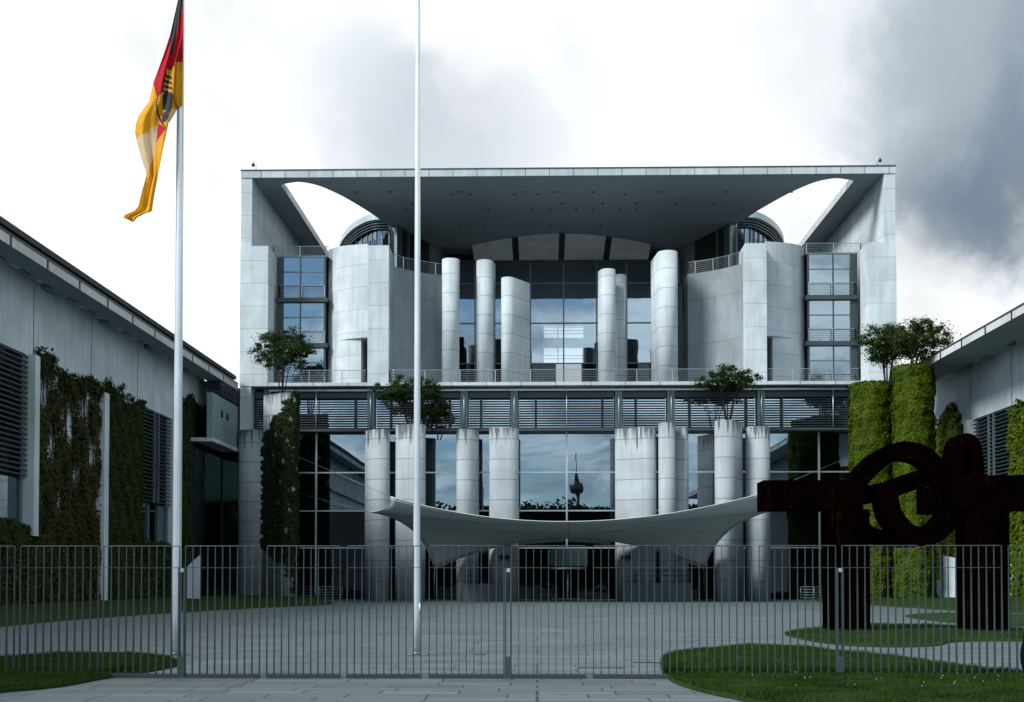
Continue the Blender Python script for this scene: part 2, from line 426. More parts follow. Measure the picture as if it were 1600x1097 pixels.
def lawn_bank(name, front, back, h):
    rows = []
    for f, b in zip(front, back):
        row = []
        for i, (s_, k) in enumerate(((0, 0), (.004, .12), (.02, .18), (.15, .32), (.4, .6), (.7, .85), (1, 1))):
            row.append((f[0]+(b[0]-f[0])*s_, f[1]+(b[1]-f[1])*s_, .004+h*k))
        rows.append(row)
    mb = MB(); mb.grid(rows, True, rows[0][0][0] < rows[0][-1][0]); tag(mb.build(name, 'lawn'), kind='structure')
fr = [gnd(*p) for p in ((-160, 1000), (-80, 990), (0, 980), (100, 970), (190, 963.5), (278, 957.5), (400, 950.5), (470, 947.5), (515, 945), (522, 943.5), (500, 942))]
lawn_bank('lawn', fr, [(-27.3, y) for y in (52, 55, 60, 68, 76, 84, 92, 97)]+[(-22, 98), (-20, 98.5), (-18, 98.6)], .45)
fr = [gnd(*p) for p in ((1276, 941), (1300, 943.5), (1360, 946), (1420, 950), (1500, 955), (1600, 958.5), (1720, 963))]
lawn_bank('lawn', fr, [(23, 99), (26, 99.3), (30, 99), (33, 96), (33, 90), (33, 82), (33, 72)], .5)

def pts_in(poly, n):
    a = np.array(poly); lo, hi = a.min(0), a.max(0); P = rng.uniform(lo, hi, (n, 2)); x, y = P[:, 0], P[:, 1]
    ins = np.zeros(n, bool); j = len(a)-1
    for i in range(len(a)):
        xi, yi = a[i]; xj, yj = a[j]
        c = ((yi > y) != (yj > y)) & (x < (xj-xi)*(y-yi)/(yj-yi+1e-12)+xi); ins ^= c; j = i
    return P[ins]
def grass(poly, n, hgt, z):
    P = pts_in(poly, n); ok = P[:, 1] > 14; P = P[ok]; m = len(P)
    a = rng.uniform(0, 6.28, m); w = rng.uniform(.004, .009, m); h = hgt*rng.uniform(.45, 1.2, m)*(1+.45*np.sin(P[:, 0]*3.1+np.sin(P[:, 1]*4.3)*2)*np.sin(P[:, 1]*2.7+P[:, 0]))
    lean = rng.normal(0, .4, (m, 2))*h[:, None]
    d = np.stack([np.cos(a), np.sin(a)], 1)*w[:, None]
    V = np.empty((m, 3, 3)); V[:, 0, :2] = P-d; V[:, 1, :2] = P+d; V[:, :2, 2] = z; V[:, 2, :2] = P+lean; V[:, 2, 2] = z+h
    return V.reshape(-1, 3), m
Vs = []; 
for poly, h, n, hg in ((lawn_tops[0][0], .07, 230000, .075), (lawn_tops[1][0], .07, 120000, .075), (lawn_tops[2][0], .05, 40000, .09)):
    V, m = grass(poly, n, hg, h); Vs.append(V)
V = np.concatenate(Vs); o = np_mesh('grass', V, np.arange(len(V)).reshape(-1, 3), 'grass_blade', tri=True); tag(o, 'short mown green grass on the lawns beside the fence', 'grass', kind='stuff')
P = pts_in([(p.x, p.y) for p in (gnd(1150, 1066), gnd(1600, 1066), gnd(1600, 1096), gnd(1190, 1096))], 40)
mb = MB()
for x, y in P: mb.sphere((x, y, .17), (random.uniform(.005, .009),)*2+(.006,), 6, 3)
tag(mb.build('daisies', 'stone_white'), 'tiny white daisies scattered over the grass in front of the fence', 'flowers', kind='stuff')

# ------------------------------------------------------------------ the government building
B = empty('government_building', (XC, 100, 0))
tag(B, 'large pale concrete and glass government building with a frame roof pierced by two openings', 'building')
Y0 = 100.0; ZS = ZP(274.5, Y0); ZT = ZP(262, Y0); ZF0 = ZP(602, Y0); ZF1 = ZP(596.5, Y0)   # soffit, roof top, terrace slab
XL = XP(374, Y0); XL2 = XP(391, Y0); XLp = XP(417, Y0)
def both(fn, name, mat, parent=None):
    """a part on the left of the building's axis and its twin on the right"""
    r = []
    for s in (1, -1):
        mb = MB(); fn(mb); 
        if s < 0:
            mb.v = [(MX(x), y, z) for x, y, z in mb.v]; mb.f = [f[::-1] for f in mb.f]
        r.append(mb.build(name, mat, parent or B))
    return r
# roof slab
hole = [(443, 292), (444, 289), (451, 286.3), (470, 284.6), (498, 290.2), (528, 303), (551, 315.5), (581, 334), (606, 351.5), (645, 371.5), (662, 382), (691, 398)]
def on_z(px, py, Z):
    d = ray(px, py); t = (Z-EYE)/d.z; return (d.x*t, d.y*t)
hp = [on_z(px, py, ZS) for px, py in hole]
XH = XP(444, 103.2, 290)
hp[0] = (XH, hp[0][1]+.3); hp[1] = (XH+.05, hp[1][1])
cm = []
for i in range(len(hp)-1):
    p0, p1, p2, p3 = [Vector(hp[max(0, min(len(hp)-1, k))]) for k in (i-1, i, i+1, i+2)]
    for k in range(5): t = k/5; cm.append(.5*((2*p1)+(p2-p0)*t+(2*p0-5*p1+4*p2-p3)*t*t+(3*p1-p0-3*p2+p3)*t**3))
cm.append(Vector(hp[-1])); cm = [(v.x, v.y) for v in cm]
YB = 126.
arc_pix = [(738, 383.5), (770, 376.5), (800, 371.5), (840, 366.5), (885.5, 364)]
arc = [on_z(px, py, ZS-.02) for px, py in arc_pix]
arc_full = arc+[(MX(x), y) for x, y in arc[-2::-1]]
left = [(XL, Y0), (XL, 132), (XH, 132)]+cm+[(cm[-1][0], YB), (arc[0][0], YB)]
poly = left+arc_full+[(MX(x), y) for x, y in left[::-1]]
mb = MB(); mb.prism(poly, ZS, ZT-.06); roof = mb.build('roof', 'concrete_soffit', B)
mb = MB(); mb.box(XL-.02, MX(XL)+.02, Y0-.06, Y0-.004, ZS-.01, ZT-.1); mb.build('fascia', 'concrete_fascia', roof)
mb = MB(); mb.box(XL-.06, MX(XL)+.06, Y0-.1, Y0+.3, ZT-.096, ZT); mb.build('roof_edge_trim', 'steel_dark', roof)
both(lambda m: m.box(XH-.05, XH+.02, 104.2, 131.9, ZS+.0, ZT), 'opening_edge', 'concrete_slab', roof)
# downlights sunk in the soffit
mb = MB()
for py, cols in ((300, range(560, 1240, 52)), (303.5, range(600, 1190, 34)), (327, range(600, 1180, 33)), (352, range(650, 1120, 36)), (318, range(640, 1140, 60))):
    for px in cols:
        if random.random() < .4:
            x, y = on_z(px+random.uniform(-6, 6), py, ZS)
            mb.tube([(x, y, ZS-.035), (x, y, ZS+.0)], .14, 10)
mb.build('downlights', 'black_trim', roof)['kind'] = 'stuff'
# side walls and their front piers
def side_wall(m): m.box(XL, XL2, Y0+.002, 133, 0, ZS-.003)
sw = both(side_wall, 'side_wall', 'concrete')
ZPR = ZP(384.5, Y0, 400)
both(lambda m: m.box(XL-.03, XLp, Y0-.05, 102.4, ZF0, ZPR), 'pier', 'concrete')
# ramp of pale panels under the roof edge
Yr = 122.; Zr = ZP(406.5, Yr)
cells = [(738, 799.5), (809.5, 873.5)]
for k in range(2):
    p0, p1 = cells[k]
    def f(m, p0=p0, p1=p1):
        rows = []
        for i in range(9):
            t = i/8; px = p0+(p1-p0)*t
            py = np.interp(px, [a[0] for a in arc_pix], [a[1] for a in arc_pix])
            x, y = on_z(px, py, ZS-.02)
            xb = XC+(x-XC)*.985
            rows.append([(x, y, ZS-.02), (xb, Yr, Zr)])
        m.grid(rows, True)
    both(f, 'soffit_panel', 'concrete_soffit_panel')
mb = MB(); mb.box(arc[0][0]-.5, MX(arc[0][0])+.5, 114.5, 122, ZS+.42, ZT-.07); mb.build('upper_roof', 'concrete_soffit', B)
rows = [[(x, y+.06, ZS+.4), (x, Yr+.08, Zr+.4)] for x, y in arc_full]
mb = MB(); mb.grid(rows); mb.build('panel_beam', 'steel_dark', B)
# light strip under them and the tall glass hall
XG0 = XP(690, Yr); XG1 = XP(1024, Yr)
mb = MB(); mb.box(XG0, XG1, Yr-.1, Yr+.2, Zr-.28, Zr-.02); mb.build('lintel', 'steel_dark', B)
gx = [XG0, XP(742, Yr), XP(829, Yr), XP(881, Yr), XP(933, Yr), XP(980, Yr), XG1]
gz = [ZF1-1, ZP(568, Yr), ZP(505, Yr), ZP(443, Yr), Zr-.28]
hall = MB()
for i in range(len(gx)-1):
    for j in range(len(gz)-1):
        m = MB(); t = random.uniform(-.004, .004)
        m.add([(gx[i], Yr, gz[j]), (gx[i+1], Yr+t, gz[j]), (gx[i+1], Yr+t, gz[j+1]), (gx[i], Yr, gz[j+1])], [(0, 1, 2, 3)])
        m.build('window_pane', 'glass_clear' if j == 0 else 'glass_upper', B)
for x in gx[1:-1]: hall.box(x-.07, x+.07, Yr-.12, Yr-.02, gz[0], gz[-1])
for z in gz[1:-1]: hall.box(gx[0], gx[-1], Yr-.10, Yr-.03, z-.06, z+.06)
hall.build('mullions', 'steel_teal', B)
# room behind the hall: pale floors, dark sides, a far window wall open to the sky
Yk = 152.; zk = lambda y: ZP(y, Yk); xk = lambda x: XP(x, Yk)
m = MB(); m.box(XG0-1, XG0-.6, Yr+.4, Yk, 18, ZS); m.box(XG1+.6, XG1+1, Yr+.4, Yk, 18, ZS)
m.box(XG0-1, XG1+1, Yr+.4, Yk, ZS-.4, ZS-.05); m.box(XG0-1, XG1+1, Yr+.4, Yk, 17.5, ZF0)
m.box(XG0-1, xk(850), Yk, Yk+.4, 18, ZS); m.box(xk(912), XG1+1, Yk, Yk+.4, 18, ZS)
m.box(xk(850), xk(912), Yk, Yk+.4, zk(509), ZS); m.box(xk(850), xk(912), Yk, Yk+.4, zk(543), zk(528)); m.box(xk(850), xk(869), Yk+.01, Yk+.39, 18, zk(567)); m.box(xk(909), xk(912), Yk+.01, Yk+.39, 18, zk(567))
m.build('interior', 'interior_hall', B)
m = MB(); m.box(xk(848), xk(914), Yk-.3, Yk-.05, zk(542), zk(529)); m.build('interior_gallery', 'interior_pale', B)
m = MB()
for y in (512, 517, 522, 556, 561): m.box(xk(850), xk(912), Yk-.2, Yk-.1, zk(y)-.04, zk(y)+.04)
m.box(xk(872)-.07, xk(872)+.07, Yk-.22, Yk-.12, zk(567), zk(509))
m.build('gallery_railing', 'steel_dark', B)
# narrow concrete panel and dark bits beside the hall
both(lambda m: m.box(XP(692, 121.5), XP(719, 121.5), 121.3, 121.9, ZP(412+32, 121.5), Zr), 'hall_side_panel', 'concrete_shaded')
# curved penthouses rising through the roof openings
ZD = 36.7
dr_pix = [(529, 383), (534, 368), (547, 352), (564, 340.5), (582, 334), (606, 329)]
dp = [on_z(px, py, ZD) for px, py in dr_pix]
fl0, fl1 = on_z(607, 352, ZS), on_z(692, 398.5, ZS)
dp[-1] = (fl0[0], fl0[1]-.02)
def drum_fp(r0):
    P = []
    for i in range(len(dp)-1):
        p0, p1, p2, p3 = [Vector(dp[max(0, min(len(dp)-1, k))]) for k in (i-1, i, i+1, i+2)]
        for k in range(6): t = k/6; P.append(.5*((2*p1)+(p2-p0)*t+(2*p0-5*p1+4*p2-p3)*t*t+(3*p1-p0-3*p2+p3)*t**3))
    P.append(Vector(dp[-1])); o = []
    for i, p in enumerate(P):
        t = (P[min(i+1, len(P)-1)]-P[max(0, i-1)]).normalized(); n_ = Vector((-t.y, t.x))
        if n_.y < 0: n_ = -n_
        if n_.x < 0 and i < 3: n_ = -n_
        q_ = p+n_*r0; o.append((q_.x, q_.y))
    return o
def drum_solid(r0): f = drum_fp(r0); return f+[(f[-1][0]+.2, 130), (f[0][0]+r0, 130)]
rot = both(lambda m: m.prism(drum_solid(0), ZD-.6, ZD), 'rotunda_roof', 'drum_rim')
def drum_louv(m):
    for k in range(4): m.prism(drum_solid(.12+.1*k), ZD-.74-.22*k, ZD-.64-.22*k)
lv = both(drum_louv, 'rotunda_louvre', 'steel_dark')
both(lambda m: m.prism(drum_solid(.75), 22, ZD-.61), 'rotunda_glazing', 'glass_mirror')
both(lambda m: m.prism(drum_solid(1.0), 22, ZD-.62), 'rotunda_core', 'interior')
def drum_mull(m):
    f = drum_fp(.68)
    for i in range(0, len(f), 3): m.tube([(f[i][0], f[i][1], 22), (f[i][0], f[i][1], ZD-1.4)], .06, 5)
both(drum_mull, 'rotunda_mullions', 'steel_teal')
fd = (Vector(fl1)-Vector(fl0)); fnv = Vector((fd.y, -fd.x)).normalized()
def flank(m, a, b, z0, z1, t=.3, o=0.):
    p = Vector(fl0)+fd*a+fnv*(o+.75); q_ = Vector(fl0)+fd*b+fnv*(o+.75); m.prism([tuple(p), tuple(q_), tuple(q_-fnv*t), tuple(p-fnv*t)], z0, z1)
both(lambda m: flank(m, 0.01, .10, 22, ZS-.03, .3, .12), 'flank_strip', 'steel_teal')
both(lambda m: flank(m, .10, .60, 22, ZS-.03), 'flank_window', 'black_trim')
both(lambda m: flank(m, .20, .24, 22, ZS-.03, .2, .06), 'flank_frame', 'steel_teal')
both(lambda m: flank(m, .26, .55, 22, 31.6, .2, .04), 'flank_pane', 'glass_tower')
both(lambda m: flank(m, .60, 1.0, 22, ZS-.03, .4, .05), 'flank_wall', 'concrete_shaded')
both(lambda m: m.box(XP(676, 110), XP(698, 110), 108.5, 109, 17.9, ZP(440, 110)), 'flank_infill', 'interior')
both(lambda m: m.prism([(fl1[0]-.4, fl1[1]+.6), (XG0-.3, Yr+.1), (XG0-.3, Yr+.5), (fl1[0]-.4, fl1[1]+1)], 17.9, ZS-.01), 'flank_return', 'interior')
# terrace slab
mb = MB(); mb.box(XLp+.01, MX(XLp)-.01, Y0-.02, 123, ZF0+.01, ZF1); mb.build('terrace_slab', 'concrete_slab', B)
# concrete masses between the glass towers and the hall
Zm = ZP(385, 102, 560)
def arcpts(a, b, bulge, n=10):
    a, b = Vector(a), Vector(b); d = b-a; nrm = Vector((d.y, -d.x)).normalized()
    return [tuple(a+d*(i/n)+nrm*bulge*4*(i/n)*(1-i/n)) for i in range(n+1)]
A0 = (XP(512, 104.), 104.); A1 = (XP(573.5, 101.2), 101.2)
A1n = (XP(563, 101.5), 101.6)
Zn = ZP(528, 101.4, 565)
def mass_up(m): m.prism(arcpts(A0, A1, .55)+[(A1[0], 106), (A0[0], 106)], Zn, [ZP(390.5, 104, 512)+(Zm-ZP(390.5, 104, 512))*min(1, i/8) for i in range(11)]+[Zm, Zm], False)
def mass_lo(m): m.prism(arcpts(A0, A1n, .5)+[(A1n[0], 106), (A0[0], 106)], ZF1-.02, Zn, False)
both(mass_up, 'curved_wall', 'concrete'); both(mass_lo, 'curved_wall', 'concrete')
both(lambda m: m.box(XP(573.5, Y0), XP(606.5, Y0), Y0-.04, 103.2, ZF0-.0, ZP(383.5, Y0, 590)), 'pillar', 'concrete')
C0 = (XP(606.5, 100.9), 100.9); C1 = (XP(692, 104.6), 104.6); Zc = ZP(413, 100.9, 607)
def recess(m): m.prism(arcpts(C0, C1, -.5)+[(C1[0], 107), (C0[0], 107)], ZF1-.01, Zc, False)
both(recess, 'curved_recess_wall', 'concrete_shaded')
def rail_along(m, pts, z0, h=1.0, n=5, step=1.6):
    for k in range(n+1):
        z = z0+h*(k+1)/(n+1) if k < n else z0+h
        m.tube([(p[0], p[1], z) for p in pts], 0.03 if k == n else .012, 5)
    acc = 0; last = Vector(pts[0])
    for p in [pts[0]]+list(pts):
        p = Vector(p); acc += (p-last).length; last = p
        if acc >= step or p == Vector(pts[0]): m.box(p.x-.03, p.x+.03, p.y-.03, p.y+.03, z0, z0+h); acc = 0
def dens(a, b, n=40): return [(a[0]+(b[0]-a[0])*i/n, a[1]+(b[1]-a[1])*i/n) for i in range(n+1)]
both(lambda m: rail_along(m, arcpts((C0[0]+.1, C0[1]+.25), (C1[0], C1[1]+.25), -.5, 24), Zc, 1.05), 'balcony_railing', 'rail_steel')
def trail(m, pa, pb): rail_along(m, dens((XP(pa, Y0), Y0+.15), (XP(pb, Y0), Y0+.15), 60), ZF1, 1.05, 6, 2.7)
both(lambda m: trail(m, 430, 571), 'terrace_railing', 'rail_steel')
mb = MB(); trail(mb, 608, 1163); mb.build('terrace_railing', 'rail_steel', B)
# glass stair towers
TX0, TX1, TY = XP(430, 103), XP(511, 103), 103.
tzs = [ZP(402, TY, 470), ZP(466, TY, 470), ZP(473, TY, 470), ZP(537, TY, 470), ZP(544, TY, 470), ZF1]
for sgn in (1, -1):
    q = (lambda x: x) if sgn > 0 else MX
    tw = empty('glass_tower', (q((TX0+TX1)/2), TY, ZF1)); tw.parent = B; tw.location = Vector((q((TX0+TX1)/2), TY, ZF1))-B.location
    tcx = XP(468, TY)
    for a, b in ((0, 1), (2, 3), (4, 5)):
        zt, zb = tzs[a], tzs[b]
        zs = [zb, zb+(zt-zb)*.64, zt]
        for x0, x1 in ((TX0+.55, tcx), (tcx, TX1-.3)):
            for k in range(2):
                m = MB(); t = random.uniform(-.006, .006)
                m.add([(q(x0), TY, zs[k]), (q(x1), TY+t, zs[k]), (q(x1), TY+t, zs[k+1]), (q(x0), TY, zs[k+1])], [(0, 1, 2, 3) if sgn > 0 else (3, 2, 1, 0)])
                m.build('pane', 'glass_tower', tw)
        m = MB(); rail_along(m, [(q(p[0]), p[1]) for p in dens((TX0+.3, TY-.2), (TX1-.25, TY-.2), 40)], zb+.05, 1.0, 5, 1.9); m.build('railing', 'rail_steel', tw)
        m = MB(); m.box(q(TX0+.5), q(TX1-.3), TY-.06, TY+.02, zs[1]-.05, zs[1]+.05); m.build('transom', 'steel_teal', tw)
    for a, b in ((1, 2), (3, 4)): m = MB(); m.box(q(TX0), q(TX1), TY-.3, TY+3, tzs[b], tzs[a]); m.build('floor_plate', 'steel_dark', tw)
    m = MB(); m.box(q(TX0), q(TX1), TY-.1, TY+3.5, tzs[0], tzs[0]+.12); m.build('tower_roof', 'steel_teal', tw)
    m = MB()
    for x, w in ((TX0+.35, .3), (tcx, .05), (TX1-.25, .09)): m.box(q(x-w), q(x+w), TY-.07, TY+.03, ZF1, tzs[0])  # wide outer strip paints a dark column's reflection; the other two are mullions
    m.build('mullions', 'steel_dark', tw)  # two mullions and the wide strip painting a dark column's reflection
    m = MB(); m.box(q(TX0+.05), q(TX1-.05), TY+1.6, TY+1.8, ZF1, tzs[0]-.02); m.build('interior', 'interior', tw)
    m = MB(); rail_along(m, [(q(p[0]), p[1]) for p in dens((TX0-.3, TY+.1), (TX1+.1, TY+.1), 40)], tzs[0]+.12, .85, 5, 2.2); m.build('roof_railing', 'rail_steel', tw)
# tall columns on the terrace
for p0, p1, Yl, Yr_, r, top, mat in ((690, 717.5, 103, 103, .7, 403.5, 'concrete_column'), (744, 774, 104.2, 105.3, .72, 406, 'concrete_column'),
        (783, 828.5, 104.2, 106.2, .6, 433, 'concrete_column'), (935, 962.5, 104.6, 104, .66, 421, 'concrete_column'),
        (955, 980, 107, 106.5, .62, 430, 'concrete_column'), (1018, 1060, 104.8, 101.8, .85, 393.5, 'concrete_column')):
    Yn = min(Yl, Yr_); m = MB(); m.prism(px_capsule(p0, p1, Yl, Yr_, r), ZF1-.01, ZP(top, Yn-r*.5), True); m.build('terrace_column', mat, B)
# louvred storey under the terrace
Zb0, Zb1 = ZP(669, 101.), ZF0
posts = [372, 417, 579, 725, 803.5, 967, 1049, 1190, 1352, 1395]
Ylv = 101.
mb = MB(); mb.box(XP(372, Ylv), XP(1399, Ylv), Ylv+.9, Ylv+1.1, Zb0-.1, Zb1); mb.build('louvre_back_wall', 'interior', B)
mb = MB(); mb.box(XP(372, Ylv), XP(1399, Ylv), Ylv-.2, Ylv+.9, Zb0-.25, Zb0-.02); mb.build('storey_beam', 'steel_dark', B)
mb = MB(); mb.box(XP(420, Ylv), XP(1350, Ylv), Ylv-.24, Ylv-.1, Zb1-.32, Zb1-.16); mb.build('storey_rail', 'steel_pale', B)
for a, b in zip(posts[:-1], posts[1:]):
    xa, xb = XP(a+7, Ylv), XP(b-7, Ylv); w = MB()
    w.add([(xa, Ylv+.5, Zb0), (xb, Ylv+.5, Zb0), (xb, Ylv+.5, Zb1-.8), (xa, Ylv+.5, Zb1-.8)], [(0, 1, 2, 3)])
    pn = w.build('louvre_window', 'glass_louvre', B)
    lm = MB(); n = 13
    for k in range(n):
        z = Zb0+.14+(Zb1-1.0-Zb0)*k/(n-1)
        lm.add([(xa, Ylv-.1, z-.03), (xb, Ylv-.1, z-.03), (xb, Ylv+.08, z-.005), (xa, Ylv+.08, z-.005),
                (xa, Ylv-.1, z+.03), (xb, Ylv-.1, z+.03), (xb, Ylv+.08, z+.055), (xa, Ylv+.08, z+.055)],
               [(3, 2, 1, 0), (4, 5, 6, 7), (0, 1, 5, 4), (2, 3, 7, 6), (1, 2, 6, 5), (3, 0, 4, 7)])
    lm.build('louvre', 'louvre_dark', pn)
    fm = MB()
    for x in [xa+(xb-xa)*t for t in ((.18, .88) if b-a > 100 else (.3,))]: fm.box(x-.09, x+.09, Ylv+.2, Ylv+.45, Zb0, Zb1-.8)
    fm.box(xa, xb, Ylv+.15, Ylv+.45, Zb1-.82, Zb1-.3)
    fm.build('frame', 'steel_dark', pn)
for p in posts[1:-1]:
    mb = MB(); x = XP(p, Ylv); mb.box(x-.30, x-.06, Ylv-.02, Ylv+.5, Zb0, Zb1); mb.box(x+.06, x+.30, Ylv-.02, Ylv+.5, Zb0, Zb1)
    for k in range(17):
        z = Zb0+.1+(Zb1-.3-Zb0)*k/16; mb.box(x-.34, x+.34, Ylv-.1, Ylv-.03, z, z+.04)
    mb.build('louvre_post', 'steel_teal', B)
for p in [494, 885.5, 1302]+posts[1:-1]:
    mb = MB(); x = XP(p, Ylv); mb.tube([(x, Ylv-.2, Zb0), (x, Ylv-.2, Zb1)], .045, 6); mb.build('storey_rod', 'steel_pale', B)
# ground floor glazing
Yg = 102.
xs = [XP(p, Yg) for p in (372, 411, 494, 590, 700, 812, 885.5, 959, 1071, 1181, 1280, 1345, 1400)]
zs = [0.02, ZP(856, Yg), ZP(798, Yg), ZP(738, Yg), ZP(676, Yg)]
for i in range(len(xs)-1):
    for j in range(4):
        m = MB(); t = random.uniform(-.002, .002)
        m.add([(xs[i], Yg, zs[j]), (xs[i+1], Yg+t, zs[j]), (xs[i+1], Yg+t, zs[j+1]), (xs[i], Yg, zs[j+1])], [(0, 1, 2, 3)])
        m.build('window_pane', 'glass_clear' if j <= 1 else 'glass_mirror', B)
mb = MB()
for i, x in enumerate(xs):
    if i in (2, 6, 10): mb.box(x-.07, x+.07, Yg-.12, Yg-.01, 0, zs[-1])
for z in zs[1:4]: mb.box(xs[0], xs[-1], Yg-.08, Yg-.012, z-.055, z+.055)
mb.build('facade_mullions', 'steel_pale', B)
mb = MB(); mb.box(xs[0], xs[-1], Yg-.3, Yg+.1, zs[-1], Zb0-.26); mb.build('facade_lintel', 'steel_teal', B)
mb = MB(); mb.box(xs[0], xs[-1], Yg+5, Yg+5.2, 0, 17); mb.box(xs[0], xs[-1], Yg+.2, Yg+5, zs[1]-.1, zs[1]+.25); mb.box(xs[0], xs[-1], Yg+.2, Yg+5, .001, .012)
mb.build('ground_floor_interior', 'interior', B)
mb = MB(); mb.box(xs[0], xs[-1], 99.8, 102.2, .0, .0+.06); mb.build('threshold', 'slate_block', B)
# revolving door under a pale header
dr = empty('revolving_door', (0, 0, 0)); dr.parent = B; dcx = XP(887, 100.8); dr.location = Vector((dcx, 101.0, 0))-B.location
m = MB(); m.box(XP(857, 100.6), XP(918, 100.6), 100.5, 101.9, ZP(884, 100.6), ZP(857, 100.6)); m.build('header_panel', 'panel_dim', dr)
m = MB(); m.tube([(dcx, 101, 0), (dcx, 101, ZP(884, 101))], .09, 10); m.build('centre_post', 'steel_pale', dr)
m = MB()
for a in (.6, 2.2, 3.75, 5.3): c, s = math.cos(a), math.sin(a); m.add([(dcx, 101, .06), (dcx+.9*c, 101+.9*s, .06), (dcx+.9*c, 101+.9*s, 2.5), (dcx, 101, 2.5)], [(0, 1, 2, 3)])
m.build('door_leaf', 'glass_clear', dr)
m = MB(); m.tube([(dcx, 101, .06), (dcx, 101, .14)], 1.5, 28); m.tube([(dcx, 101, 2.55), (dcx, 101, 2.75)], 1.5, 28); m.build('door_ring', 'steel_teal', dr)

# ------------------------------------------------------------------ free-standing columns in the forecourt
GC = 'free-standing concrete columns before the glass front'
def column(px0, px1, Yl, Yr_, r, top, label, mat='concrete_stained_dimmed'):
    Yn = min(Yl, Yr_); fp = px_capsule(px0, px1, Yl, Yr_, r)
    cx = sum(p[0] for p in fp)/len(fp); cy = sum(p[1] for p in fp)/len(fp)
    m = MB(); z = ZP(top, Yn); m.prism(fp, 0, z, True)
    o = m.build('concrete_column', mat, None, (cx, cy, 0)); tag(o, label, 'column', GC); o['top'] = z; return o, (cx, cy, z)
column(373, 411, 100.3, 100.3, .95, 672, 'shaded grey concrete column left of the ivy covered column, by the wing corner')
ivc, ivt = column(411, 463.5, 96.2, 95, .7, 614, 'tall concrete column half covered by ivy with a small tree on top')
column(570, 609, 98.2, 97.4, .75, 671.5, 'grey column where the left tip of the canopy crosses, first right of the left window bay')
c3, c3t = column(617.5, 665, 97.6, 97.2, .8, 663.5, 'column standing behind the middle flagpole with a spreading tree on top')
column(713, 748.5, 98.2, 98.8, .72, 671, 'narrow grey column between the middle flagpole and the broad column left of the entrance')
c5, c5t = column(764.5, 811, 98, 98, .8, 669.5, 'broad pale column directly left of the entrance and central window')
c6, c6t = column(961, 1026, 98.6, 97.7, .75, 669, 'widest pale column, directly right of the entrance and central window')
column(1029, 1056, 97.2, 97.2, .68, 662, 'slim bright column right of the widest column, taller than its neighbour behind')
column(1050, 1076, 98.6, 98.6, .62, 669, 'slim column half hidden behind the slim bright one, next to dark glass')
c9, c9t = column(1117, 1161, 96.8, 98.4, .85, 658.5, 'tall column with dark moss streaks and a flat topped tree on it')
column(1165, 1203.5, 98.2, 97.8, .8, 668.5, 'column behind the right tip of the canopy, beside the rusty sculpture')
for c, cc in ((c5, (784, 792.5)), (c6, (974.5, 983))):
    for px in cc:
        p = at(px, 871, 97.1); m = MB(); m.tube([(p.x, 96.92, p.z), (p.x, 97.05, p.z)], .2, 14); m.tube([(p.x, 97.05, p.z), (p.x, 97.4, p.z-.0)], .06, 8); m.build('spotlight', 'black_trim', c)

# ------------------------------------------------------------------ foliage
def tree(px, Yt, zb, py_top, py_bot, px0, px1, label, n_leaf, stems, spread, seed, flat=False, depth=None):
    random.seed(seed)
    a, b = at(px0, py_bot, Yt), at(px1, py_top, Yt); cx, cz = (a.x+b.x)/2, (a.z+b.z)/2; rx, rz = abs(b.x-a.x)/2, abs(b.z-a.z)/2
    base = Vector((XP(px, Yt), Yt, zb)); t = empty('tree', base); tag(t, label, 'tree', 'small trees growing on top of columns')
    tm = MB(); tips = []
    for k in range(stems):
        an = 6.28*k/stems+random.uniform(-.4, .4)
        p0 = base+Vector((math.cos(an)*.15, math.sin(an)*.15, -.1))
        tip = Vector((cx+rx*.62*math.cos(an)*random.uniform(.5, 1.1), Yt+rx*.5*math.sin(an), cz+rz*random.uniform(-.1, .5)))
        mid = p0.lerp(tip, .45)+Vector((random.uniform(-.12, .12), 0, .1*rz)); mid.x = p0.x+(tip.x-p0.x)*.3
        tm.tube([p0, p0.lerp(mid, .5), mid, mid.lerp(tip, .6), tip], [.06, .05, .04, .03, .015], 6); tips.append((mid, tip))
        for j in range(4):
            q = mid.lerp(tip, random.uniform(.1, .9)); e = q+Vector((random.uniform(-.5, .5)*rx, random.uniform(-.4, .4)*rx, random.uniform(.0, .45)*rz))
            tm.tube([q, q.lerp(e, .5)+Vector((0, 0, .08)), e], [.025, .018, .008], 5)
    tm.build('trunk', 'bark', t)
    nc = 84; C = rng.normal(0, 1, (nc, 3)); C /= np.linalg.norm(C, axis=1)[:, None]; C *= rng.uniform(.15, 1, (nc, 1))**.5
    if flat: C[:, 2] = np.where(C[:, 2] < 0, C[:, 2]*.55, C[:, 2])
    C = C*np.array([rx*1.12, rx*.85, rz*(.95 if not flat else 1.1)])+np.array([cx, Yt, cz])
    cr = rng.uniform(.3, 1.1, nc)*min(rx, rz)*.42
    n_leaf = int(n_leaf*2.6); idx = rng.integers(0, nc, n_leaf); D = rng.normal(0, 1, (n_leaf, 3)); D /= np.linalg.norm(D, axis=1)[:, None]
    P = C[idx]+D*cr[idx][:, None]*rng.uniform(.05, 1.15, (n_leaf, 1))*np.array([1.2, 1.1, .7])
    V, Fq = leaves(P, D+np.array([0, -.2, .7]), .115, .6); np_mesh('crown', V, Fq, 'leaf_tree', t); return t
tree(440, 95.6, ivt[2], 511, 580, 402, 490, 'rounded bushy tree growing on the ivy covered column at left', 5200, 4, 1, 3)
tree(640, 97.4, c3t[2], 588, 638, 588, 684, 'flat spreading tree on the column behind the middle flagpole', 4600, 5, 1, 4, True)
tree(1138, 97.6, c9t[2], 574, 620, 1092, 1184, 'umbrella shaped tree on the moss streaked column right of the entrance', 4600, 5, 1, 5, True)
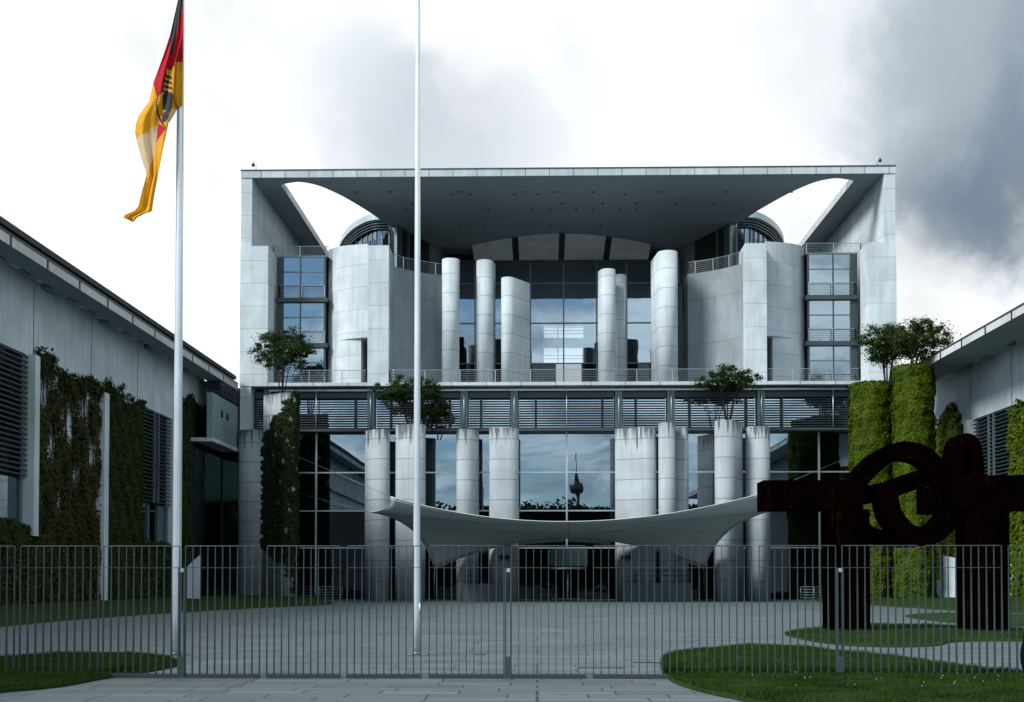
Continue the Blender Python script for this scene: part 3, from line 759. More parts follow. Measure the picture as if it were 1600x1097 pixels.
tree(676, 99, ZP(672, 99), 625, 662, 652, 703, 'low dark bush right of the middle flagpole, before the louvres', 1500, 3, 1, 8)

GI = 'climbing plants'
def ivy_obj(label, cat='climbing plant', loc=(0, 0, 0)):
    t = empty('climbing_plant', loc); tag(t, label, cat, GI); return t
def ivy_vals(px0, px1): return rng.uniform(px0, px1)
# ivy on the left column: patchy, open at the upper left
def ivy_column():
    t = ivy_obj('dark ivy hanging over the right side of the tall left column', loc=(ivt[0], ivt[1]-1, 0))
    n = 30000; fp = px_capsule(411, 463.5, 96.2, 95, .7); L = len(fp)
    seg = [(Vector(fp[i]), Vector(fp[(i+1) % L])) for i in range(L)]; w = np.array([(b-a).length for a, b in seg]); w /= w.sum()
    k = rng.choice(L, n, p=w); u = rng.uniform(0, 1, n); A = np.array([tuple(s[0]) for s in seg]); Bq = np.array([tuple(s[1]) for s in seg])
    xy = A[k]*(1-u[:, None])+Bq[k]*u[:, None]; N = np.stack([(Bq-A)[k][:, 1], -(Bq-A)[k][:, 0], np.zeros(n)], 1); N /= np.linalg.norm(N, axis=1)[:, None]
    H = ivt[2]; z = rng.uniform(0, H+.2, n); x0, x1 = A[:, 0].min(), A[:, 0].max(); f = (xy[:, 0]-x0)/(x1-x0); h = z/H
    lim = np.interp(h, [0, .1, .17, .22, .25, .5, .78, .86, .93, 1.], [.97, .9, .72, .3, .02, .0, .04, .3, .7, .86])
    lim += .06*np.sin(z*5.1)+.05*np.sin(z*11+1)
    hole = (np.sin(xy[:, 0]*4.1+z*1.3)*np.sin(z*2.2-xy[:, 0]*2.) > .80) & (f > .35) & (h > .1)
    ok = (f > lim) & ~hole; P = np.stack([xy[:, 0], xy[:, 1], z], 1)[ok]+N[ok]*rng.uniform(.03, .2, (ok.sum(), 1))
    V, Fq = leaves(P, N[ok]+np.array([0, 0, .3]), .2, .45); np_mesh('foliage', V, Fq, 'leaf_ivy_dark', t)
    m = MB()
    for j in range(7):
        x = x0+(x1-x0)*(.15+.12*j); pts = [(x+.12*math.sin(i*1.1+j), 95-.74+.25*(1-(x-x0)/(x1-x0))*3, H*i/14*(.9 if j < 5 else 1)) for i in range(15)]
        m.tube(pts, .02, 4)
    m.build('stems', 'bark', t)
ivy_column()
def ivy_cyl(p0, p1, Y, top, label, tree_args=None):
    x0, x1 = XP(p0, Y), XP(p1, Y); r = (x1-x0)/2-.12; cx = (x0+x1)/2; H = ZP(top, Y, p0)-.25
    m = MB(); m.prism([(cx+r*math.cos(2*math.pi*i/32), Y+r*math.sin(2*math.pi*i/32)) for i in range(32)], 0, H, True)
    o = m.build('concrete_column', 'concrete_stained_dimmed', None, (cx, Y, 0)); tag(o, label[0], 'column', GC)
    t = ivy_obj(label[1], loc=(cx, Y, 0)); n = 76000
    a = rng.uniform(0, 2*math.pi, n); z = rng.uniform(0.1, H+.15, n); N = np.stack([np.cos(a), np.sin(a), np.zeros(n)], 1)
    bump = .14+.10*np.sin(z*1.3+a*3)*np.sin(a*4-z*.7)+.07*np.sin(z*4.1-a*7)*np.sin(z*2.2+a*5)
    P = N*(r+bump+rng.uniform(-.05, .12, n))[:, None]+np.array([cx, Y, 0]); P[:, 2] = z
    nt = 5000; rr = r*np.sqrt(rng.uniform(0, 1.1, nt)); at_ = rng.uniform(0, 6.28, nt)
    Pt = np.stack([cx+rr*np.cos(at_), Y+rr*np.sin(at_), H+rng.uniform(0, .3, nt)], 1); Nt = np.tile([0., 0, 1], (nt, 1))
    V, Fq = leaves(np.concatenate([P, Pt]), np.concatenate([N+np.array([0, 0, .2]), Nt]), .15, .3); np_mesh('foliage', V, Fq, 'leaf_ivy_bright', t)
    mm = MB(); mm.prism([(cx+(r+.03)*math.cos(2*math.pi*i/32), Y+(r+.03)*math.sin(2*math.pi*i/32)) for i in range(32)], .05, H+.02, True); mm.build('stem_mat', 'ivy_mat_bright', t)
    return cx, H+.2
x1, h1 = ivy_cyl(1331, 1393, 91, 600, ('column wholly hidden under green ivy, shorter of the two at right', 'bright green ivy wrapped round the shorter column right of the building'))
x2, h2 = ivy_cyl(1399.5, 1458, 88, 573, ('column wholly hidden under green ivy, taller of the two at right', 'bright green ivy wrapped round the taller column before the right wing'))
tree(1388, 91, h1, 500, 572, 1348, 1424, 'leafy tree on the shorter ivy column at right, stems showing below', 5200, 6, 1, 6)
tree(1428, 88, h2, 497, 562, 1400, 1483, 'leafy tree on the taller ivy column, leaning right over the wing roof', 4600, 6, 1, 7)

# ------------------------------------------------------------------ wings
def wing(sgn, XW, XE, ylist, label, name):
    """one wing seen along its inner wall: XW wall plane, XE eave edge, sgn +1 when the wall looks to +x"""
    w = empty('office_wing', (XW, 80, 0)); tag(w, label, 'building', 'office wings flanking the forecourt')
    s = sgn
    ya, yb = -30, ylist['end']
    m = MB(); m.box(XW, XW-s*6, ya, yb, 13.6, 17.9); m.build('upper_wall', 'concrete_wing', w)
    m = MB(); m.box(XW-s*.5, XW-s*6, ya, yb, 0, 13.59); m.build('lower_wall', 'concrete_wing', w)
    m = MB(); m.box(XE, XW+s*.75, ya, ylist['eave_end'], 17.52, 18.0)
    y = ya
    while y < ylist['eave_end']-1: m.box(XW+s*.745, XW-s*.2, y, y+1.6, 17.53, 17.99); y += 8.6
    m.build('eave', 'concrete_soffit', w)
    m = MB(); m.box(XE+s*.01, XE+s*.06, ya, ylist['eave_end'], 17.5, 17.98)
    e = m.build('eave_edge', 'concrete_slab', w)
    m = MB(); y = ya
    while y < ylist['eave_end']: m.box(XE+s*.062, XE+s*.075, y, y+.22, 17.5, 17.98); y += 4.3
    m.build('edge_joints', 'black_trim', e)
    m = MB(); m.box(XE+s*.09, XE-s*.3, ya, ylist['eave_end'], 17.985, 18.1); m.build('roof_trim', 'steel_dark', w)
    m = MB(); m.box(XW+s*1.9, XW-s*6, ya, yb, 18.4, 18.7); m.build('roof_slab', 'interior', w)  # roof widened past the wall to block sun through the eave slots
    y = 50.8
    while y < yb: m = MB(); m.box(XW+s*.02, XW+s*.5, y, y+1.1, 17.75, 18.35); m.build('roof_vent', 'concrete_soffit_panel', w); y += 3.1
    m = MB()
    for y in ylist['joints']: m.box(XW-s*.01, XW+s*.012, y, y+.06, 13.62, 17.5)
    m.build('wall_joints', 'steel_dark', w)
    for y0, y1 in ylist['windows']:
        g_ = MB(); a = (0, 1, 2, 3) if s < 0 else (3, 2, 1, 0)
        g_.add([(XW-s*.2, y0, 7.1), (XW-s*.2, y1, 7.1), (XW-s*.2, y1, 13.55), (XW-s*.2, y0, 13.55)], [a]); lw = g_.build('louvre_window', 'glass_clear', w)
        lm = MB(); n = 24
        for k in range(n): z = 7.2+6.25*k/(n-1); lm.box(XW+s*.02, XW+s*.16, y0+.05, y1-.05, z-.05, z+.02)
        lm.build('louvre', 'louvre_dark', lw)
        fm = MB()
        for y in (y0+(y1-y0)*.42, y0+(y1-y0)*.55): fm.box(XW+s*.0, XW+s*.2, y-.06, y+.06, 7.1, 13.5)
        fm.build('frame', 'steel_teal', lw)
        g_ = MB(); g_.add([(XW-s*.2, y0, 4.2), (XW-s*.2, y1, 4.2), (XW-s*.2, y1, 7.0), (XW-s*.2, y0, 7.0)], [a]); lo = g_.build('window', 'glass_tower', w)
        fm = MB()
        for t in (0.02, .35, .68, .98): y = y0+(y1-y0)*t; fm.box(XW-s*.18, XW-s*.05, y-.06, y+.06, 4.2, 7.0)
        fm.build('frame', 'steel_teal', lo)
        m = MB(); m.box(XW-s*.3, XW-s*.48, y0, y1, 4, 13.55); m.build('window_back', 'interior', lw)
    for y0, y1, z0, z1 in ylist['piers']:
        m = MB(); m.box(XW-s*.5, XW+s*.5, y0, y1, z0, z1); m.build('pier', 'concrete_wing', w)
    return w
XWL, XEL = -27.0, XP(371, 99.5, 602)
yl = lambda px: (lambda d: XWL/d.x*d.y)(ray(px, 800))
W1 = wing(1, XWL, XEL, dict(end=99.5, eave_end=99.4, joints=[yl(49), yl(140), yl(213)], windows=[(52, yl(38)), (yl(217), yl(264))],
    piers=[(yl(38), yl(46), 4, 13.58), (yl(150), yl(157), 0, 13.2), (yl(265), yl(271), 0, 13.58)]), 'pale concrete office wing on the left with climbing plants on its wall', 'left')
XWR = 32.4; XER = (lambda d: 88/d.y*d.x)(ray(1458, 563))
yr = lambda px: (lambda d: XWR/d.x*d.y)(ray(px, 800))
W2 = wing(-1, XWR, XER, dict(end=99.5, eave_end=97, joints=[yr(1518), yr(1583)], windows=[(yr(1583), yr(1524))],
    piers=[(yr(1523), yr(1517), 4, 13.58)]), 'pale concrete office wing on the right, cut by the photo edge', 'right')
# glazed link between left wing and building
lk = empty('link_bridge', (-26, 96, 12.6)); tag(lk, 'pale green glazed link bridge joining left wing and main building', 'bridge')
xl = XP(372, 100.1)
m = MB(); m.box(xl-.5, xl-.05, 92.2, 100.1, 12.7, 16.2); m.build('side_panel', 'panel_green', lk)
m = MB(); m.box(-26.9, xl, 92.1, 100.15, 12.4, 12.69); m.build('floor', 'concrete_wing', lk)
m = MB()
for k in range(6): m.box(-26.2, xl, 94.5, 99.9, 16.4+.2*k, 16.46+.2*k)
m.build('louvre', 'louvre_alu', lk)
m = MB()
for y in (94.9, 96.6): m.tube([(xl-.06, y, 14.9), (xl+.0, y, 14.9)], .33, 18)
m.build('porthole', 'black_trim', lk)
m = MB(); m.add([(-26.4, 92, .1), (-26.4, 100, .1), (-26.4, 100, 12.4), (-26.4, 92, 12.4)], [(3, 2, 1, 0)]); m.build('lower_glazing', 'glass_green', lk)
m = MB(); m.box(-30, XL+.2, 100.2, 100.6, 0, 17.8); m.box(-26.8, -26.6, 92, 100, .1, 12.4); m.build('back_wall', 'interior', lk)
m = MB(); m.add([(-26.3, 100, .1), (XL-.03, 100, .1), (XL-.03, 100, 12.4), (-26.3, 100, 12.4)], [(0, 1, 2, 3)]); m.build('end_glazing', 'glass_green', lk)

def ivy_wall(label, XW, s, y0, y1, z0, z1f, mat, n, size, seed, holes=0, sprigs=10, backing=True, hang=None):
    r_ = np.random.default_rng(seed); t = ivy_obj(label, loc=(XW, (y0+y1)/2, z0))
    y = r_.uniform(y0, y1, n); zt = np.array([z1f((q-y0)/(y1-y0)) for q in y]); z = z0+(zt-z0)*r_.uniform(0, 1, n)**.9
    if holes:
        d = np.sin(y*2.1+z*.9)+np.sin(z*1.7-y*1.1+2)+np.sin(y*4.7)*.6; hh = (z-z0)/(zt-z0)
        ok = d < holes+3.3*(1-hh)+r_.normal(0, 1.0, n); y, z = y[ok], z[ok]
    x = XW+s*(.08+.1*np.sin(y*1.7+z*1.1)**2+r_.uniform(0, .22, len(y)))
    P = np.stack([x, y, z], 1); N = np.tile([s*1., -.2, .35], (len(y), 1))
    rnd = random.Random(seed); sp = MB(); LP = [P]; LN = [N]
    for k in range(sprigs):
        yy = rnd.uniform(y0, y1); zz = z1f((yy-y0)/(y1-y0))-rnd.uniform(0, .8); pts = []; dy = rnd.uniform(-.5, .5); L = rnd.uniform(1., 2.6)
        for i in range(10):
            u = i/9; pts.append((XW+s*(.15+.5*u*(1-u)), yy+dy*u*1.5+.25*math.sin(u*5+k), zz+L*(u-.75*u*u*1.1)))
        sp.tube(pts, .022, 4); q = np.array(pts); LP.append(np.repeat(q, 5, 0)+r_.normal(0, .12, (50, 3))); LN.append(np.tile([s*1., 0, .4], (50, 1)))
    for k in range(40 if holes else 14):
        yy = rnd.uniform(y0, y1); zz = z1f((yy-y0)/(y1-y0)); sp.tube([(XW+s*.07, yy+.3*math.sin(i*.8+k), z0+(zz-z0)*i/12) for i in range(13)], .025, 4)
    V, Fq = leaves(np.concatenate(LP), np.concatenate(LN), size, .45); np_mesh('foliage', V, Fq, mat, t); sp.build('stems', 'bark', t)
    if backing:
        m = MB(); k = 24; rows = [[(XW+s*.06, y0+(y1-y0)*i/k, z0), (XW+s*.06, y0+(y1-y0)*i/k, z0+(z1f(i/k)-z0)*backing)] for i in range(k+1)]
        m.grid(rows); m.build('stem_mat', 'ivy_mat', t)
    return t
SX = XWL-.0
m = MB(); m.box(SX-.45, SX-.0, yl(46), yl(150), 0, 13.57); o = m.build('plant_screen', 'concrete_wing', W1)
ivy_wall('brownish creeper with bare stems on the left wing wall, thin towards its top', SX, 1, yl(46), yl(149), .2, lambda u: 13.2+.3*math.sin(u*9), 'leaf_ivy_brown', 60000, .17, 11, -1.5, 60, .38)
m = MB(); m.box(SX-.45, SX-.0, yl(157), yl(217), 0, 13.57); m.build('plant_screen', 'concrete_wing', W1)
ivy_wall('dense dark ivy with arching sprigs between pier and louvred window of left wing', SX, 1, yl(157.5), yl(216.5), .2, lambda u: 13.4+.4*math.sin(u*8), 'leaf_ivy_dark', 42000, .19, 12, 0, 14, 1.)
ivy_wall('dark ivy sheet on the left wing next to the link bridge', SX, 1, yl(272), 99.2, .2, lambda u: 14.0+1.6*min(1, u*3)+.3*math.sin(u*7), 'leaf_ivy_dark', 36000, .19, 13, 0, 10, 1.)
ivy_wall('low ivy hedge under the louvred window nearest the left photo edge', SX, 1, 52, yl(45.5), .2, lambda u: 4.6+.15*math.sin(u*11), 'leaf_ivy_dark', 11000, .22, 14, 0, 0, 1.)
ivy_wall('low ivy under the window left of the left flagpole', SX, 1, yl(217), yl(264), .2, lambda u: 4.3+.15*math.sin(u*11), 'leaf_ivy_dark', 7000, .24, 15, 0, 0, 1.)
# right wing plants
ivy_wall('tapering yellow green creeper on the right wing between ivy column and louvres', XWR, -1, yr(1517), yr(1450), .3, lambda u: 8.5+6.6*math.sin(math.pi*min(1, max(0, u*.9+.1))), 'leaf_fern', 22000, .3, 16, 0, 14, .75)
ivy_wall('green ivy on the right wing at the photo edge, right of the louvres', XWR, -1, 66, yr(1583), .3, lambda u: 13.4+.3*math.sin(u*13), 'leaf_ivy_bright', 20000, .24, 17, 0, 6, 1.)
# concrete stub walls and small white stones
m = MB(); xa, xb = XP(1473, 88), XP(1506, 88); m.prism([(xa, 88), (xb, 87), (xb, 87.4), (xa, 88.4)], .1, [ZP(868, 88), ZP(877, 87), ZP(877, 87), ZP(868, 88)])
tag(m.build('concrete_wall', 'concrete_wing', None, (xa, 88, 0)), 'pale stub wall with sloping top on the lawn before the right wing', 'wall')
m = MB(); m.box(XP(1459, 90), XP(1471, 90), 90, 90.6, .1, ZP(907, 90)); tag(m.build('concrete_plinth', 'concrete_wing', None, (XP(1465, 90), 90, 0)), 'small low concrete plinth left of the pale stub wall on the lawn', 'plinth')
m = MB(); m.prism([(XP(293, 84), 84), (XP(311, 84), 84), (XP(311, 84), 84.6), (XP(293, 84), 84.6)], .2, [ZP(885, 84), ZP(868, 84), ZP(868, 84), ZP(885, 84)])
tag(m.build('concrete_wall', 'concrete_wing', None, (XP(300, 84), 84, 0)), 'pale stub wall on the left lawn behind the left flagpole', 'wall')
for px, py, w, lab in ((1355, 925, 7, 'upper white stone in grass right of the left sculpture leg'), (1359, 931, 7, 'lower white stone in grass right of the left sculpture leg')):
    p = at(px, py, 90); m = MB(); m.sphere((p.x, 90, p.z), (.3, .22, .17), 12, 7); m.sphere((p.x+.22, 90, p.z-.05), (.17, .16, .12), 10, 6)
    tag(m.build('white_stone', 'stone_white', None, (p.x, 90, p.z)), lab, 'stone', 'white stones in the grass')

# ------------------------------------------------------------------ canopy
cn = empty('fabric_canopy', (XC, 92, 0)); tag(cn, 'wide pale fabric sail canopy stretched over the entrance', 'canopy')
NLt, NRt = at(610, 776, 88), at(1190, 771, 88); NLb, NRb = at(577, 800, 89.5), at(1210, 797, 89.5)
FL, FR = at(679, 889, 97.2), at(1100, 889, 97.2)
def q2(a, b, mid, n):
    a, b = Vector(a), Vector(b); c = 2*Vector(mid)-(a+b)/2; return [a*(1-t)**2+c*2*t*(1-t)+b*t*t for t in [i/n for i in range(n+1)]]
nu, nv = 60, 24
near = q2(NLt, NRt, at(890, 815, 88), nu)
far = q2(FL, FR, at(889, 841, 97.2), nu)
lft0 = q2(NLt, FL, at(652, 826, 92.5), nv); rgt0 = q2(NRt, FR, at(1142, 823, 92.5), nv)
# corner cut: first part of each side follows the cut to the lower ring
def side(top, low, end, mid, sgn):
    c = q2(top, low, (Vector(top)+Vector(low))/2+Vector((sgn*.75, 0, -.25)), 8); e = q2(low, end, mid, nv-8); return c+e[1:]
lft = side(NLt, NLb, FL, at(645, 829, 93.5), .6); rgt = side(NRt, NRb, FR, at(1137, 831, 93.5), -.6)
rows = []
for j in range(nv+1):
    v = j/nv; row = []
    for i in range(nu+1):
        u = i/nu; v = (lft[j].y-near[0].y)/(far[0].y-near[0].y)
        L_, R_ = lft[j], rgt[j]; S = L_*(1-u)+R_*u; T = near[i]*(1-v)+far[i]*v
        C = (near[0]*(1-u)+near[-1]*u)*(1-v)+(far[0]*(1-u)+far[-1]*u)*v
        row.append(T+(S-C)*abs(2*u-1)**1.6)
    rows.append(row)
m = MB(); m.grid(rows); mem = m.build('membrane', 'membrane', cn)
sm = mem.modifiers.new('thickness', 'SOLIDIFY'); sm.thickness = .02
m = MB()
for e in (near, far, lft, rgt): m.tube(e, .035, 6)
m.build('edge_cable', 'cable', cn)
m = MB()
for i in (30,): m.tube([rows[j][i]-Vector((0, .01, .02)) for j in range(nv+1)], .025, 4)
for j in (8, 16): m.tube([p-Vector((0, .0, .02)) for p in rows[j]], .02, 4)
m.build('seam', 'steel_dark', cn)
for a, b in ((NLt, at(462, 712, 94.9)), (NLb, at(462, 770, 94.9)), (NRt, at(1332, 712, 90.2)), (NRb, at(1332, 775, 90.2))):
    m = MB(); m.tube([a, b], .016, 6); m.build('stay_cable', 'steel_teal', cn)
for p in (FL, FR):
    m = MB(); m.tube([(p.x, p.y, 0), (p.x, p.y, p.z)], .05, 8); m.build('anchor_post', 'steel_dark', cn)

# ------------------------------------------------------------------ entrance blocks and small railings
for px0, px1, pyt, lab, rl in ((724, 801, 912, 'low dark stone block left of the entrance, under the canopy', (728, 736)), (972, 1079, 911, 'long low dark stone block right of the entrance with a rail on top', (992, 1077))):
    xa, xb = XP(px0, 96.2), XP(px1, 96.2); zt = ZP(pyt, 96.2); t = empty('stone_block', ((xa+xb)/2, 96.4, 0)); tag(t, lab, 'block', 'stone blocks beside the entrance')
    m = MB(); m.box(xa, xb, 96.1, 96.9, 0, zt); m.build('block', 'slate_block', t)
    m = MB(); r0, r1 = XP(rl[0], 96.4), XP(rl[1], 96.4); z1 = ZP(891, 96.4)
    for x in (r0, r1): m.tube([(x, 96.4, zt), (x, 96.4, z1)], .04, 6)
    for z in (z1, zt+(z1-zt)*.6): m.tube([(r0, 96.4, z), (r1, 96.4, z)], .03, 6)
    m.build('handrail', 'steel_dark', t)
m = MB(); p = gnd(746, 939); m.box(p.x-.35, p.x-.02, p.y-.2, p.y+.1, 0, .38); m.box(p.x-.33, p.x-.04, p.y-.22, p.y-.2, .05, .33)
tag(m.build('white_box', 'white_plastic', None, (p.x, p.y, 0)), 'small white box on the paving before the left stone block', 'box')
for a, b, lab in ((465, 535, 'low tubular barrier before the dark left window bay'), (1250, 1292, 'low tubular barrier left of the sculpture, before dark right windows')):
    t = empty('barrier_rail', (XP((a+b)/2, 99.5), 99.5, 0)); tag(t, lab, 'barrier', 'low tubular barriers'); zt = ZP(917, 99.5)
    m = MB()
    for k in range(5): z = zt*(k+1)/5; m.tube([(XP(a, 99.5), 99.5, z), (XP(b, 99.5), 99.5, z)], .03, 6)
    m.build('rail', 'steel_teal', t)
    m = MB()
    for px in (a, (a+b)/2, b): x = XP(px, 99.5); m.tube([(x, 99.5, 0), (x, 99.5, zt)], .035, 6)
    m.build('post', 'steel_teal', t)

# ------------------------------------------------------------------ roof cameras, bird
for px, lab, s in ((397, 'small gooseneck security camera on the left roof corner', -1), (1375, 'small gooseneck security camera on the right roof corner', 1)):
    p = Vector((XP(px, 100.4), 100.4, ZT)); t = empty('security_camera', p); tag(t, lab, 'camera', 'security cameras on the roof')
    m = MB(); m.tube([p, p+Vector((0, 0, .55)), p+Vector((-.02*s, 0, .72)), p+Vector((.08*s, 0, .86)), p+Vector((.2*s, 0, .84)), p+Vector((.24*s, 0, .72))], .035, 7); m.build('bracket', 'steel_pale', t)
    m = MB(); m.sphere((p.x+.24*s, p.y, p.z+.56), (.15, .15, .17), 12, 8); m.build('camera_dome', 'black_trim', t)
p = at(228.5, 501.8, 80); m = MB(); m.sphere(p, (.13, .06, .05), 8, 5)
m.add([p+Vector((-.05, 0, 0)), p+Vector((.06, 0, 0)), p+Vector((.02, -.35, .12)), p+Vector((-.05, -.3, .12)), p+Vector((.02, .35, .1)), p+Vector((-.05, .3, .1))], [(0, 1, 2, 3), (0, 1, 4, 5)])
m.add([p+Vector((-.1, 0, .02)), p+Vector((-.25, -.05, .03)), p+Vector((-.25, .05, .03))], [(0, 1, 2)])
tag(m.build('bird', 'bird_grey', None, p), 'tiny grey bird flying above the left wing roof', 'bird')

# ------------------------------------------------------------------ sculpture: plain rusty beams and bands
sc_ = empty('steel_sculpture', (XP(1430, 38.5), 38.5, 0)); tag(sc_, 'massive dark rusty steel sculpture of posts, arms and curved bands on the lawn', 'sculpture')
YS = 38.6; sx = lambda p: XP(p, YS); sz = lambda p: ZP(p, YS, 1430); D0, D1 = 38.3, 39.5
m = MB(); m.box(sx(1294), sx(1355), D0+.02, D1-.02, 0, sz(796)); m.build('leg', 'rust', sc_)
m = MB(); m.box(sx(1507), sx(1572), D0+.02, D1-.02, 0, sz(797)); m.build('leg', 'rust', sc_)
m = MB(); m.box(sx(1191), sx(1345), D0, D1, sz(797), sz(751)); m.build('arm', 'rust', sc_)
m = MB(); m.box(sx(1478), sx(1640), D0, D1, sz(797), sz(744)); m.build('arm', 'rust', sc_)
def band(m, pts, w, y0, y1, n=40):
    """a thick steel band bent along a polyline of photo-scale points"""
    P = []
    for i in range(len(pts)-1):
        a, b, c, d = [Vector(pts[max(0, min(len(pts)-1, k))]) for k in (i-1, i, i+1, i+2)]
        for k in range(8): t = k/8; P.append(.5*((2*b)+(c-a)*t+(2*a-5*b+4*c-d)*t*t+(3*b-a-3*c+d)*t**3))
    P.append(Vector(pts[-1])); rows = []
    for i, p in enumerate(P):
        t = (P[min(i+1, len(P)-1)]-P[max(0, i-1)]).normalized(); nrm = Vector((-t.y, t.x))*w/2; a, b = p+nrm, p-nrm
        A = (sx(a.x), sz(a.y)); Bq = (sx(b.x), sz(b.y)); rows.append([(A[0], y0, A[1]), (Bq[0], y0, Bq[1]), (Bq[0], y1, Bq[1]), (A[0], y1, A[1]), (A[0], y0, A[1])])
    m.grid(rows, False)
    for r_ in (rows[0], rows[-1]): m.add(r_[:4], [(0, 1, 2, 3)])
m = MB(); band(m, [(1332, 768), (1350, 742), (1378, 716), (1412, 704), (1446, 713), (1468, 738), (1484, 758)], 27, D0+.15, D1-.1); m.build('upper_band', 'rust', sc_)
m = MB(); band(m, [(1386, 772), (1394, 806), (1422, 836), (1458, 834), (1484, 808), (1500, 782), (1520, 764)], 30, D0+.12, D1-.15); m.build('lower_band', 'rust', sc_)
m = MB(); band(m, [(1338, 785), (1346, 818), (1368, 836), (1404, 842), (1436, 842)], 24, D0+.5, D1-.05); m.build('rear_band', 'rust', sc_)
m = MB(); band(m, [(1340, 776), (1390, 765), (1440, 748), (1482, 744)], 28, D0+.3, D1-.3); m.build('cross_bar', 'rust', sc_)
m = MB(); m.box(sx(1441), sx(1472), D0+.32, D1-.32, sz(803), sz(762)); m.build('hanging_block', 'rust', sc_)
m = MB(); band(m, [(1494, 760), (1492, 725), (1500, 692), (1513, 688), (1522, 700), (1526, 730), (1528, 760)], 18, D0+.1, D1-.1); m.build('upright_loop', 'rust', sc_)

# ------------------------------------------------------------------ flagpoles and flag
def flagpole(px, py, r0, r1, H, label):
    p = gnd(px, py); t = empty('flagpole', p); tag(t, label, 'flagpole', 'silver flagpoles')
    m = MB(); m.tube([(p.x, p.y, H*i/20) for i in range(21)], [r0+(r1-r0)*i/20 for i in range(21)], 24); m.build('pole', 'pole_paint', t)
    m = MB(); m.box(p.x-.24, p.x+.24, p.y-.24, p.y+.24, 0, .02); m.tube([(p.x, p.y, .02), (p.x, p.y, .07)], r0+.025, 20); m.build('base_plate', 'steel_teal', t)
    m = MB(); m.tube([(p.x+r0*.9, p.y-r0*.6, .9), (p.x+r0*.9, p.y-r0*.6, 1.15)], .025, 6); m.tube([(p.x+r0*.95-.0, p.y-r0*.6, 1.0), (p.x+r1*.95, p.y-r1*.6, H-.2)], .005, 4); m.build('halyard', 'cable', t)
    m = MB(); m.sphere((p.x, p.y, H+.05), .1, 14, 8); m.build('finial', 'pole_paint', t)
    return p
fp1 = flagpole(275.5, 1024, .099, .072, 16.2, 'silver flagpole at left flying a black, red and gold flag')
fp2 = flagpole(651, 1024, .083, .045, 17.5, 'bare silver flagpole in front of the building, without a flag')
# the flag hangs limp beside its pole; it is woven in stripes with a shield on the middle
YF = fp1.y
fl = empty('flag', at(283, 60, YF)); tag(fl, 'limp torn looking black, red and gold flag with an eagle shield', 'flag')
Lx = [(-70, 286), (0, 278), (25, 272.5), (54, 266), (90, 254), (128, 240), (158, 233), (180, 217), (194, 212), (208, 211), (222, 214), (245, 220), (267, 227.5), (273, 229), (300, 221), (322, 216), (329, 210), (336, 194), (340, 192.5), (347, 207)]
Rx = [(-70, 288), (0, 286), (60, 283.5), (100, 273), (150, 270), (190, 264), (215, 258), (250, 251.5), (300, 242), (322, 238.5), (330, 238), (334, 226), (340, 214), (347, 209)]
def lerp_tab(tab, y): return float(np.interp(y, [t[0] for t in tab], [t[1] for t in tab]))
def inpoly(x, y, P):
    c = False; j = len(P)-1
    for i in range(len(P)):
        if (P[i][1] > y) != (P[j][1] > y) and x < (P[j][0]-P[i][0])*(y-P[i][1])/(P[j][1]-P[i][1])+P[i][0]: c = not c
        j = i
    return c
def Z8(*pts): return [(160+a/2.889, b/2.889) for a, b in pts]
def Z4(*pts): return [(230+a/6.857, 60+b/6.857) for a, b in pts]
red_main = Z8((330, -80), (420, -80), (420, 300), (318, 300), (285, 420), (245, 438), (228, 374), (305, 155), (340, 0))
black_main = Z8((325, -250), (380, -250), (362, 30), (345, 90), (315, 250), (301, 240), (312, 150), (305, 155), (338, 0))
shield = Z4((205, 330), (290, 345), (272, 650), (245, 780), (190, 930), (150, 890), (110, 800), (96, 700), (120, 610), (165, 555))
shield_line = Z4((200, 330), (210, 330), (172, 558), (125, 618), (106, 700), (120, 795), (155, 880), (200, 948), (190, 960), (140, 895), (100, 805), (90, 700), (113, 605), (160, 550))
eagle = [Z4((165, 600), (275, 590), (270, 740), (240, 790), (215, 770), (165, 770)), Z4((150, 870), (180, 790), (235, 740), (225, 860), (190, 900))]
eagle += [Z4((200-i*8, 385+i*56), (268, 415+i*55), (266, 440+i*55), (190-i*8, 415+i*56)) for i in range(4)]
redlow = Z4((150, 800), (235, 780), (190, 900), (160, 905)), Z4((125, 910), (205, 960), (95, 1110), (95, 1060))
stripes = [Z4((205, 370+i*56), (268, 400+i*56), (268, 412+i*56), (200, 386+i*56)) for i in range(4)]
backlit_patch = Z8((150, 625), (175, 605), (215, 598), (217, 577), (250, 570), (243, 640), (232, 700), (205, 780), (190, 800), (150, 700))  # gold cloth painted paler where light shines through one layer
def flag_mat(x, y):
    if inpoly(x, y, backlit_patch): return 3
    for P in eagle:
        if inpoly(x, y, P): return 0
    if inpoly(x, y, redlow[0]) or inpoly(x, y, redlow[1]): return 1
    if inpoly(x, y, shield_line): return 0
    if inpoly(x, y, shield): return 2
    if inpoly(x, y, black_main) or y < -5: return 0
    if inpoly(x, y, red_main): return 1
    return 2
